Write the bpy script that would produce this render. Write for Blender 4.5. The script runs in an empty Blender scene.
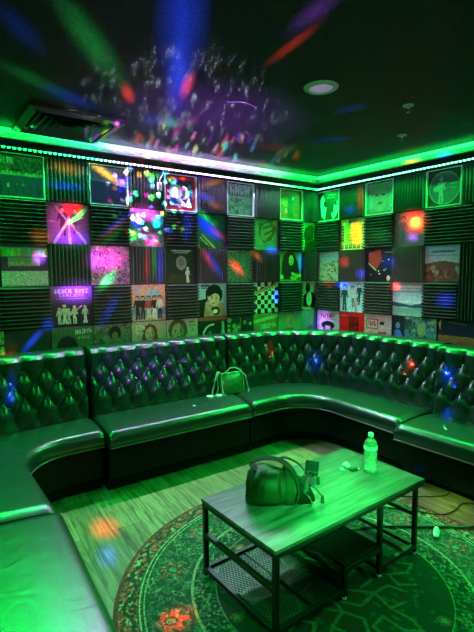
import bpy, bmesh, math, random
import numpy as np
from mathutils import Vector, Matrix
random.seed(7)
PI = math.pi
S = bpy.context.scene
COL = S.collection
EXPOSURE = 0.0
H = 1.5                       # camera height
ANG = 0.0469                  # wall on the right leans this much off square
CEIL = 2.53
ROW_TOP = 2.365; ROW_H = 0.315
COLW = 0.3201; FIRSTW = 0.2318; COLB = 0.3141; OFFB = 0.0156

# ---------------------------------------------------------------- materials
def lin(c):
    return tuple((x/12.92 if x <= .04045 else ((x+.055)/1.055)**2.4) for x in c)
def newmat(name):
    m = bpy.data.materials.new(name); m.use_nodes = True
    nt = m.node_tree; b = nt.nodes['Principled BSDF']
    return m, nt, b
def nd(nt, t, **kw):
    n = nt.nodes.new(t)
    for k, v in kw.items():
        if k in n.inputs.keys(): n.inputs[k].default_value = v
        else: setattr(n, k, v)
    return n
def mat(name, col, rough=.5, metal=0., var=.12, scale=30, bump=0., bscale=80, spec=.5, trans=0., coat=0.):
    m, nt, b = newmat(name)
    tc = nd(nt, 'ShaderNodeTexCoord'); no = nd(nt, 'ShaderNodeTexNoise', Scale=scale, Detail=3.)
    nt.links.new(tc.outputs['Object'], no.inputs['Vector'])
    r = nd(nt, 'ShaderNodeValToRGB'); c = Vector(col)
    r.color_ramp.elements[0].position = .3; r.color_ramp.elements[1].position = .7
    r.color_ramp.elements[0].color = (*(c*(1-var)), 1); r.color_ramp.elements[1].color = (*(c*(1+var)), 1)
    nt.links.new(no.outputs['Fac'], r.inputs['Fac']); nt.links.new(r.outputs['Color'], b.inputs['Base Color'])
    b.inputs['Roughness'].default_value = rough; b.inputs['Metallic'].default_value = metal
    b.inputs['Specular IOR Level'].default_value = spec
    if trans: b.inputs['Transmission Weight'].default_value = trans
    if coat: b.inputs['Coat Weight'].default_value = coat; b.inputs['Coat Roughness'].default_value = .15
    if bump:
        n2 = nd(nt, 'ShaderNodeTexNoise', Scale=bscale, Detail=4.); nt.links.new(tc.outputs['Object'], n2.inputs['Vector'])
        bp = nd(nt, 'ShaderNodeBump', Strength=bump, Distance=.004)
        nt.links.new(n2.outputs['Fac'], bp.inputs['Height']); nt.links.new(bp.outputs['Normal'], b.inputs['Normal'])
    return m
M = {}
M['wall'] = mat('dark_wall_paint', (.012, .012, .014), .8, spec=.1)
M['moulding'] = mat('black_moulding', (.008, .008, .01), .35)
M['foam'] = mat('acoustic_foam', (.07, .07, .074), .95, spec=.04, bump=.5, bscale=400)
M['metal'] = mat('black_steel', (.012, .012, .014), .4, .3, spec=.5)
M['wire'] = mat('grey_wire', (.05, .05, .05), .6)
M['dark'] = mat('black_plastic', (.012, .012, .013), .35)
M['white'] = mat('white_plastic', (.7, .7, .7), .35)
M['frame'] = mat('clear_display_edge', (.62, .64, .64), .25)
M['sleeve_edge'] = mat('sleeve_card', (.25, .24, .22), .7)
M['base'] = mat('bench_base_vinyl', (.002, .003, .0025), .45, spec=.12, bump=.2, bscale=40)
M['button'] = mat('leather_button', (.02, .026, .024), .3)
M['piping'] = mat('leather_piping', (.09, .1, .095), .3)
M['strapgreen'] = mat('olive_leather_strap', (.01, .018, .008), .7, spec=.15)
M['cordblack'] = mat('cord_rubber', (.008, .008, .008), .5)
M['chrome'] = mat('chrome', (.6, .6, .6), .2, 1.)
M['purse_trim'] = mat('pale_purse_trim', (.45, .5, .4), .35)
M['paper'] = mat('crumpled_paper', (.6, .68, .4), .6, bump=.6, bscale=60)
M['grille'] = mat('vent_metal', (.05, .05, .055), .4, .2)
M['lens'] = mat('frosted_lens', (.7, .6, .8), .5)
_b = M['lens'].node_tree.nodes['Principled BSDF']; _b.inputs['Emission Color'].default_value = (.5, .36, .7, 1); _b.inputs['Emission Strength'].default_value = .35
M['ringw'] = mat('downlight_trim', (.8, .8, .85), .5)

def leather():
    m, nt, b = newmat('glossy_black_leather')
    tc = nd(nt, 'ShaderNodeTexCoord')
    n1 = nd(nt, 'ShaderNodeTexNoise', Scale=4., Detail=5., Roughness=.6, Distortion=.8)
    n2 = nd(nt, 'ShaderNodeTexVoronoi', Scale=260.)
    n3 = nd(nt, 'ShaderNodeTexNoise', Scale=11., Detail=4., Distortion=1.1)
    for n in (n1, n2, n3): nt.links.new(tc.outputs['Object'], n.inputs['Vector'])
    r = nd(nt, 'ShaderNodeValToRGB')
    r.color_ramp.elements[0].color = (.0024, .013, .0085, 1); r.color_ramp.elements[1].color = (.0065, .03, .02, 1)
    nt.links.new(n1.outputs['Fac'], r.inputs['Fac']); nt.links.new(r.outputs['Color'], b.inputs['Base Color'])
    b.inputs['Roughness'].default_value = .33
    b1 = nd(nt, 'ShaderNodeBump', Strength=.15, Distance=.0012); b2 = nd(nt, 'ShaderNodeBump', Strength=.4, Distance=.008)
    nt.links.new(n2.outputs['Distance'], b1.inputs['Height']); nt.links.new(n3.outputs['Fac'], b2.inputs['Height'])
    nt.links.new(b1.outputs['Normal'], b2.inputs['Normal']); nt.links.new(b2.outputs['Normal'], b.inputs['Normal'])
    b.inputs['Specular IOR Level'].default_value = .6
    b.inputs['Coat Weight'].default_value = .3; b.inputs['Coat Roughness'].default_value = .16
    return m
M['leather'] = leather()

def floor_mat():
    m, nt, b = newmat('wood_plank_floor')
    tc = nd(nt, 'ShaderNodeTexCoord')
    mp = nd(nt, 'ShaderNodeMapping'); mp.inputs['Rotation'].default_value = (0, 0, PI/2 + .04)
    nt.links.new(tc.outputs['Object'], mp.inputs['Vector'])
    br = nd(nt, 'ShaderNodeTexBrick', Scale=1.0); br.offset = .37
    br.inputs['Brick Width'].default_value = 1.22; br.inputs['Row Height'].default_value = .18
    br.inputs['Mortar Size'].default_value = .0022; br.inputs['Mortar Smooth'].default_value = .2
    br.inputs['Color1'].default_value = (.27, .19, .11, 1); br.inputs['Color2'].default_value = (.16, .105, .06, 1)
    br.inputs['Mortar'].default_value = (.035, .025, .02, 1)
    nt.links.new(mp.outputs['Vector'], br.inputs['Vector'])
    m2 = nd(nt, 'ShaderNodeMapping'); m2.inputs['Scale'].default_value = (1.6, 22., 1.)
    nt.links.new(mp.outputs['Vector'], m2.inputs['Vector'])
    g = nd(nt, 'ShaderNodeTexNoise', Scale=1.6, Detail=7., Roughness=.7, Distortion=1.6)
    nt.links.new(m2.outputs['Vector'], g.inputs['Vector'])
    r = nd(nt, 'ShaderNodeValToRGB'); e = r.color_ramp.elements
    e[0].position = .36; e[0].color = (.28, .24, .2, 1); e[1].position = .58; e[1].color = (1.25, 1.22, 1.15, 1)
    nt.links.new(g.outputs['Fac'], r.inputs['Fac'])
    mx = nd(nt, 'ShaderNodeMix', data_type='RGBA', blend_type='MULTIPLY'); mx.inputs['Factor'].default_value = 1.
    nt.links.new(br.outputs['Color'], mx.inputs['A']); nt.links.new(r.outputs['Color'], mx.inputs['B'])
    nt.links.new(mx.outputs['Result'], b.inputs['Base Color'])
    b.inputs['Roughness'].default_value = .42
    bp = nd(nt, 'ShaderNodeBump', Strength=.25, Distance=.002); nt.links.new(g.outputs['Fac'], bp.inputs['Height'])
    nt.links.new(bp.outputs['Normal'], b.inputs['Normal'])
    return m
M['floor'] = floor_mat()
def ceil_mat():
    m, nt, b = newmat('dark_speckled_ceiling')
    tc = nd(nt, 'ShaderNodeTexCoord')
    v = nd(nt, 'ShaderNodeTexNoise', Scale=150., Detail=2.); nt.links.new(tc.outputs['Object'], v.inputs['Vector'])
    r = nd(nt, 'ShaderNodeValToRGB'); e = r.color_ramp.elements
    e[0].position = .45; e[0].color = (.012, .012, .014, 1); e[1].position = .72; e[1].color = (.045, .045, .048, 1)
    nt.links.new(v.outputs['Fac'], r.inputs['Fac']); nt.links.new(r.outputs['Color'], b.inputs['Base Color'])
    bp = nd(nt, 'ShaderNodeBump', Strength=.5, Distance=.003); nt.links.new(v.outputs['Fac'], bp.inputs['Height'])
    nt.links.new(bp.outputs['Normal'], b.inputs['Normal'])
    b.inputs['Roughness'].default_value = .6; b.inputs['Specular IOR Level'].default_value = .15
    return m
M['ceiling'] = ceil_mat()
def tabletop_mat():
    m, nt, b = newmat('rustic_wood_top')
    tc = nd(nt, 'ShaderNodeTexCoord'); mp = nd(nt, 'ShaderNodeMapping'); mp.inputs['Scale'].default_value = (2.2, 26, 4)
    nt.links.new(tc.outputs['Object'], mp.inputs['Vector'])
    g = nd(nt, 'ShaderNodeTexNoise', Scale=1.5, Detail=8., Roughness=.65, Distortion=.9)
    g2 = nd(nt, 'ShaderNodeTexNoise', Scale=5., Detail=3.)
    nt.links.new(mp.outputs['Vector'], g.inputs['Vector']); nt.links.new(tc.outputs['Object'], g2.inputs['Vector'])
    r = nd(nt, 'ShaderNodeValToRGB'); e = r.color_ramp.elements
    e[0].position = .3; e[0].color = (.008, .007, .007, 1); e[1].position = .66; e[1].color = (.11, .1, .1, 1)
    nt.links.new(g.outputs['Fac'], r.inputs['Fac']); nt.links.new(r.outputs['Color'], b.inputs['Base Color'])
    mr = nd(nt, 'ShaderNodeMapRange'); mr.inputs['To Min'].default_value = .22; mr.inputs['To Max'].default_value = .5
    nt.links.new(g2.outputs['Fac'], mr.inputs['Value']); nt.links.new(mr.outputs['Result'], b.inputs['Roughness'])
    bp = nd(nt, 'ShaderNodeBump', Strength=.2, Distance=.002); nt.links.new(g.outputs['Fac'], bp.inputs['Height'])
    nt.links.new(bp.outputs['Normal'], b.inputs['Normal'])
    return m
M['tabletop'] = tabletop_mat()
def attr_mat(name, rough, bump=0, bs=200, coat=0.):
    m, nt, b = newmat(name)
    a = nd(nt, 'ShaderNodeAttribute'); a.attribute_name = 'print'
    nt.links.new(a.outputs['Color'], b.inputs['Base Color']); b.inputs['Roughness'].default_value = rough
    b.inputs['Coat Weight'].default_value = coat
    if bump:
        tc = nd(nt, 'ShaderNodeTexCoord'); n = nd(nt, 'ShaderNodeTexNoise', Scale=bs)
        nt.links.new(tc.outputs['Object'], n.inputs['Vector'])
        bp = nd(nt, 'ShaderNodeBump', Strength=bump, Distance=.006); nt.links.new(n.outputs['Fac'], bp.inputs['Height'])
        nt.links.new(bp.outputs['Normal'], b.inputs['Normal'])
    return m
M['print'] = attr_mat('printed_sleeve', .38)
M['rug'] = attr_mat('woven_rug', .95, .8, 240)
def emis(name, strength, stops=None, col=None, vec='x'):
    m = bpy.data.materials.new(name); m.use_nodes = True; nt = m.node_tree; nt.nodes.clear()
    out = nd(nt, 'ShaderNodeOutputMaterial'); em = nd(nt, 'ShaderNodeEmission'); em.inputs['Strength'].default_value = strength
    nt.links.new(em.outputs[0], out.inputs[0])
    if col: em.inputs['Color'].default_value = (*col, 1)
    else:
        tc = nd(nt, 'ShaderNodeTexCoord'); sp = nd(nt, 'ShaderNodeSeparateXYZ'); mr = nd(nt, 'ShaderNodeMapRange')
        mr.inputs['From Min'].default_value = -4.; mr.inputs['From Max'].default_value = 0.
        r = nd(nt, 'ShaderNodeValToRGB'); e = r.color_ramp.elements
        for i, (x, c) in enumerate(stops):
            t = (x+4)/4.
            q = e[0] if i == 0 else (e[1] if i == 1 else e.new(t)); q.position = t; q.color = (*c, 1)
        nt.links.new(tc.outputs['Object'], sp.inputs[0]); nt.links.new(sp.outputs['X'], mr.inputs['Value'])
        nt.links.new(mr.outputs['Result'], r.inputs['Fac']); nt.links.new(r.outputs['Color'], em.inputs['Color'])
    return m
LG = (.006, 1., .09); LC = (.05, .9, .5); LW = (.66, .5, 1.); LCG = (.25, .95, .5)
STOPS = [(-4., LG), (-2.85, LG), (-2.45, LC), (-2.1, LW), (-1.1, LW), (-.7, LCG), (-.35, LG), (0., LG)]
M['led_back'] = emis('led_colour_run', 2.6, STOPS)
M['led_green'] = emis('led_green', 2.6, col=(.02, 1., .16))
M['led_dot_back'] = emis('led_diode_run', 10., STOPS)
M['led_dot_green'] = emis('led_diode_green', 8., col=(.14, 1., .5))
def led_color(x):
    for (x0, c0), (x1, c1) in zip(STOPS, STOPS[1:]):
        if x0 <= x <= x1:
            t = (x-x0)/(x1-x0); return tuple(a+(b-a)*t for a, b in zip(c0, c1))
    return LG

# ---------------------------------------------------------------- mesh helpers
class MB:
    def __init__(s): s.v = []; s.f = []; s.mi = []
    def add(s, v, f, mi=0):
        o = len(s.v); s.v += [tuple(p) for p in v]; s.f += [tuple(i+o for i in q) for q in f]; s.mi += [mi]*len(f)
    def box(s, x0, x1, y0, y1, z0, z1, mi=0, b=0.):
        if b <= 0:
            s.add([(x0,y0,z0),(x1,y0,z0),(x1,y1,z0),(x0,y1,z0),(x0,y0,z1),(x1,y0,z1),(x1,y1,z1),(x0,y1,z1)],
                  [(0,3,2,1),(4,5,6,7),(0,1,5,4),(1,2,6,5),(2,3,7,6),(3,0,4,7)], mi); return
        bm = bmesh.new(); bmesh.ops.create_cube(bm, size=1)
        for v in bm.verts: v.co = ((x0+x1)/2+v.co.x*(x1-x0), (y0+y1)/2+v.co.y*(y1-y0), (z0+z1)/2+v.co.z*(z1-z0))
        bmesh.ops.bevel(bm, geom=list(bm.edges), offset=b, segments=2, affect='EDGES', profile=.5)
        bm.verts.index_update(); s.add([v.co[:] for v in bm.verts], [[v.index for v in f.verts] for f in bm.faces], mi); bm.free()
    def tube(s, pts, r, n=8, mi=0, closed=False, cap=True):
        pts = [Vector(p) for p in pts]; rr = r if isinstance(r, (list, tuple)) else [r]*len(pts)
        up = Vector((0, 0, 1)); rings = []; N = len(pts); prev = None
        for i, p in enumerate(pts):
            a = pts[(i-1) % N] if (closed or i > 0) else p; b = pts[(i+1) % N] if (closed or i < N-1) else p
            t = (b-a).normalized()
            x = (prev - t*prev.dot(t)) if prev is not None else t.cross(up)
            if x.length < 1e-4: x = t.cross(Vector((1, 0, 0)))
            x.normalize(); prev = x; y = t.cross(x)
            rings.append([p+(x*math.cos(k*2*PI/n)+y*math.sin(k*2*PI/n))*rr[i] for k in range(n)])
        f = []
        for i in range(N if closed else N-1):
            j = (i+1) % N
            for k in range(n): f.append((i*n+k, i*n+(k+1) % n, j*n+(k+1) % n, j*n+k))
        if cap and not closed: f += [tuple(reversed(range(n))), tuple((N-1)*n+k for k in range(n))]
        s.add([v for q in rings for v in q], f, mi)
    def lathe(s, prof, c=(0,0,0), n=24, mi=0):
        v = []; f = []
        for r, z in prof:
            for k in range(n): v.append((c[0]+r*math.cos(2*PI*k/n), c[1]+r*math.sin(2*PI*k/n), c[2]+z))
        for i in range(len(prof)-1):
            for k in range(n): f.append((i*n+k, i*n+(k+1) % n, (i+1)*n+(k+1) % n, (i+1)*n+k))
        s.add(v, f, mi)
    def strip(s, secs, mi=0, closed=True, caps=True):
        m = len(secs[0]); v = [p for q in secs for p in q]; f = []
        for i in range(len(secs)-1):
            for k in range(m if closed else m-1): f.append((i*m+k, i*m+(k+1) % m, (i+1)*m+(k+1) % m, (i+1)*m+k))
        if caps and closed: f += [tuple(reversed(range(m))), tuple((len(secs)-1)*m+k for k in range(m))]
        s.add(v, f, mi)
    def build(s, name, mats, parent=None, smooth=False, loc=None, rot=None):
        me = bpy.data.meshes.new(name); me.from_pydata(s.v, [], s.f)
        for m in (mats if isinstance(mats, (list, tuple)) else [mats]): me.materials.append(m)
        me.polygons.foreach_set('material_index', s.mi); me.validate()
        bm = bmesh.new(); bm.from_mesh(me); bmesh.ops.recalc_face_normals(bm, faces=bm.faces); bm.to_mesh(me); bm.free()
        if smooth:
            me.polygons.foreach_set('use_smooth', [True]*len(me.polygons))
            if smooth != 'all':
                me.set_sharp_from_angle(angle=math.radians(40))
        o = bpy.data.objects.new(name, me); COL.objects.link(o)
        if parent: o.parent = parent
        if loc: o.location = loc
        if rot: o.rotation_euler = rot
        return o
def tag(o, label, cat, group=None):
    o['label'] = label; o['category'] = cat
    if group: o['group'] = group
    return o
def thing(name, label, cat, loc=(0,0,0), rz=0., group=None):
    o = bpy.data.objects.new(name, None); COL.objects.link(o); o.location = loc; o.rotation_euler = (0, 0, rz)
    o.empty_display_size = .05
    return tag(o, label, cat, group)
def struct(o): o['kind'] = 'structure'; return o
def smooth_path(pts, k=8):
    P = [Vector(p) for p in pts]; P = [P[0]*2-P[1]]+P+[P[-1]*2-P[-2]]; out = []
    for i in range(1, len(P)-2):
        a, b, c, d = P[i-1:i+3]
        for j in range(k):
            t = j/k; out.append(.5*((2*b)+(c-a)*t+(2*a-5*b+4*c-d)*t*t+(3*b-a-3*c+d)*t**3))
    out.append(P[-2]); return out

# ---------------------------------------------------------------- the room
XL = -3.95; YB = -4.9
TB = Vector((math.sin(ANG), -math.cos(ANG), 0)); NB = Vector((-math.cos(ANG), -math.sin(ANG), 0))
RB = -(PI/2-ANG)
def on_b(u, d, z): return TB*u + NB*d + Vector((0, 0, z))
LB = 4.9/math.cos(ANG)
m = MB(); m.box(XL-.1, .35, YB-.1, .1, -.1, 0); struct(m.build('floor', M['floor']))
m = MB(); m.box(XL-.1, .45, YB-.1, .1, CEIL, CEIL+.1); struct(m.build('ceiling', M['ceiling']))
m = MB(); m.box(XL-.1, .1, 0, .1, 0, CEIL); struct(m.build('wall_back', M['wall']))
m = MB(); m.box(XL-.1, XL, YB, 0, 0, CEIL); struct(m.build('wall_left', M['wall']))
m = MB(); m.box(XL-.1, .45, YB-.1, YB, 0, CEIL); struct(m.build('wall_front', M['wall']))
m = MB(); m.box(0, LB, 0, .1, 0, CEIL); struct(m.build('wall_right', M['wall'], rot=(0, 0, RB)))
# crown moulding: black band with a lit ledge above it
def moulding(name, x0, x1, loc=None, rz=0., mit0=0., mit1=0.):
    prof = [(-.001, 2.390), (-.085, 2.390), (-.085, 2.438), (-.079, 2.444), (-.001, 2.444)]
    m = MB(); m.strip([[(x0-y*mit0, y, z) for y, z in prof], [(x1+y*mit1, y, z) for y, z in prof]])
    return struct(m.build(name, M['moulding'], loc=loc, rot=(0, 0, rz)))
moulding('trim_1', XL, 0., mit1=1.04)
moulding('trim_2', 0., LB, rz=RB, mit0=1.04)
# LED strips
def led_line(name, x0, x1, mt, mdot, label, loc=(0,0,0), rz=0., step=.034):
    t = thing(name, label, 'light strip', (0,0,0), rz, 'LED strips along the crown moulding')
    m = MB(); m.box(x0, x1, -.082, -.068, 2.3875, 2.390); m.build('tape', M['white'], t)
    m = MB(); n = int((x1-x0)/step)
    for i in range(n):
        x = x0+(i+.5)*step; m.box(x-.008, x+.008, -.083, -.069, 2.378, 2.3875)
    d = m.build('diode_row', mdot, t); d['kind'] = 'stuff'
    return t
led_line('led_strip', -3.9, -.045, M['led_back'], M['led_dot_back'], 'dotted LED strip under the moulding of the left wall, green turning white')
led_line('led_strip', .045, 4.4, M['led_green'], M['led_dot_green'], 'dotted bright green LED strip under the moulding of the right wall', rz=RB)
def led_rope(x0, x1, mt, label, rz=0.):
    m = MB(); m.box(x0, x1, -.034, -.007, 2.502, 2.528, b=.004)
    o = m.build('led_rope_light', mt, rot=(0, 0, rz)); tag(o, label, 'light strip', 'rope lights in the ceiling corner')
led_rope(-3.9, -.03, M['led_back'], 'glowing rope light where left wall meets ceiling, green turning lavender white')
led_rope(.03, 4.4, M['led_green'], 'glowing green rope light where right wall meets ceiling', rz=RB)
m = MB(); m.box(-3.9, 0, -.006, 0, 2.444, CEIL); struct(m.build('trim_3', mat('cove_paint', (.16, .16, .17), .5)))
m = MB(); m.box(0, 4.4, -.006, 0, 2.444, CEIL); struct(m.build('trim_4', bpy.data.materials['cove_paint'], rot=(0, 0, RB)))

# ---------------------------------------------------------------- lamps
def area(loc, rot, sx, sy, col, p, name, spread=PI):
    L = bpy.data.lights.new(name, 'AREA'); L.shape = 'RECTANGLE'; L.size = sx; L.size_y = sy
    L.color = col; L.energy = p; L.spread = spread
    o = bpy.data.objects.new(name, L); COL.objects.link(o); o.location = loc; o.rotation_euler = rot
    return o
KD, KU, TILT = 26., 4., -30.           # watts per metre, strips shining down / up
def run_a(xs):
    for x0, x1 in zip(xs, xs[1:]):
        c = led_color((x0+x1)/2); Lx = x1-x0
        area(((x0+x1)/2, -.076, 2.3765), (math.radians(TILT), 0, 0), Lx, .012, c, KD*Lx*(.95 if c[0] > .4 else 1.3), 'led_down_light', 2.1)
        area(((x0+x1)/2, -.060, 2.47), (PI-.25, 0, 0), Lx, .012, c, KU*Lx, 'led_up_light')
run_a([-3.9, -3.3, -2.85, -2.6, -2.35, -2.1, -1.6, -1.1, -.8, -.5, -.06])
GR = (.006, 1., .10)
for u0, u1 in ((.06, 1.4), (1.4, 2.9), (2.9, 4.4)):
    c = on_b((u0+u1)/2, .076, 2.3765)
    o = area(c, (0, 0, 0), u1-u0, .012, GR, KD*1.2*(u1-u0), 'led_down_light', 2.1)
    o.rotation_euler = (Matrix.Rotation(RB, 3, 'Z') @ Matrix.Rotation(math.radians(TILT), 3, 'X')).to_euler()
    c = on_b((u0+u1)/2, .06, 2.47)
    o = area(c, (0, 0, 0), u1-u0, .012, GR, KU*(u1-u0), 'led_up_light')
    o.rotation_euler = (Matrix.Rotation(RB, 3, 'Z') @ Matrix.Rotation(PI-.25, 3, 'X')).to_euler()
# the same strips on the two walls behind the photographer
area((XL+.06, -2.3, 2.386), (0, math.radians(-12), 0), .012, 4.2, GR, KD*4.2*.38, 'led_down_light')
area((-1.9, YB+.06, 2.386), (math.radians(12), 0, 0), 3.8, .012, (.03, 1., .2), KD*3.8*.14, 'led_down_light')
# weak neutral fill added by the rear wall, no real source there
FILL_W = 4.
area((-1.6, YB+.08, 1.5), (PI/2, 0, 0), 1.3, .75, (.8, .78, 1.), FILL_W, 'added_fill_light')

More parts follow.
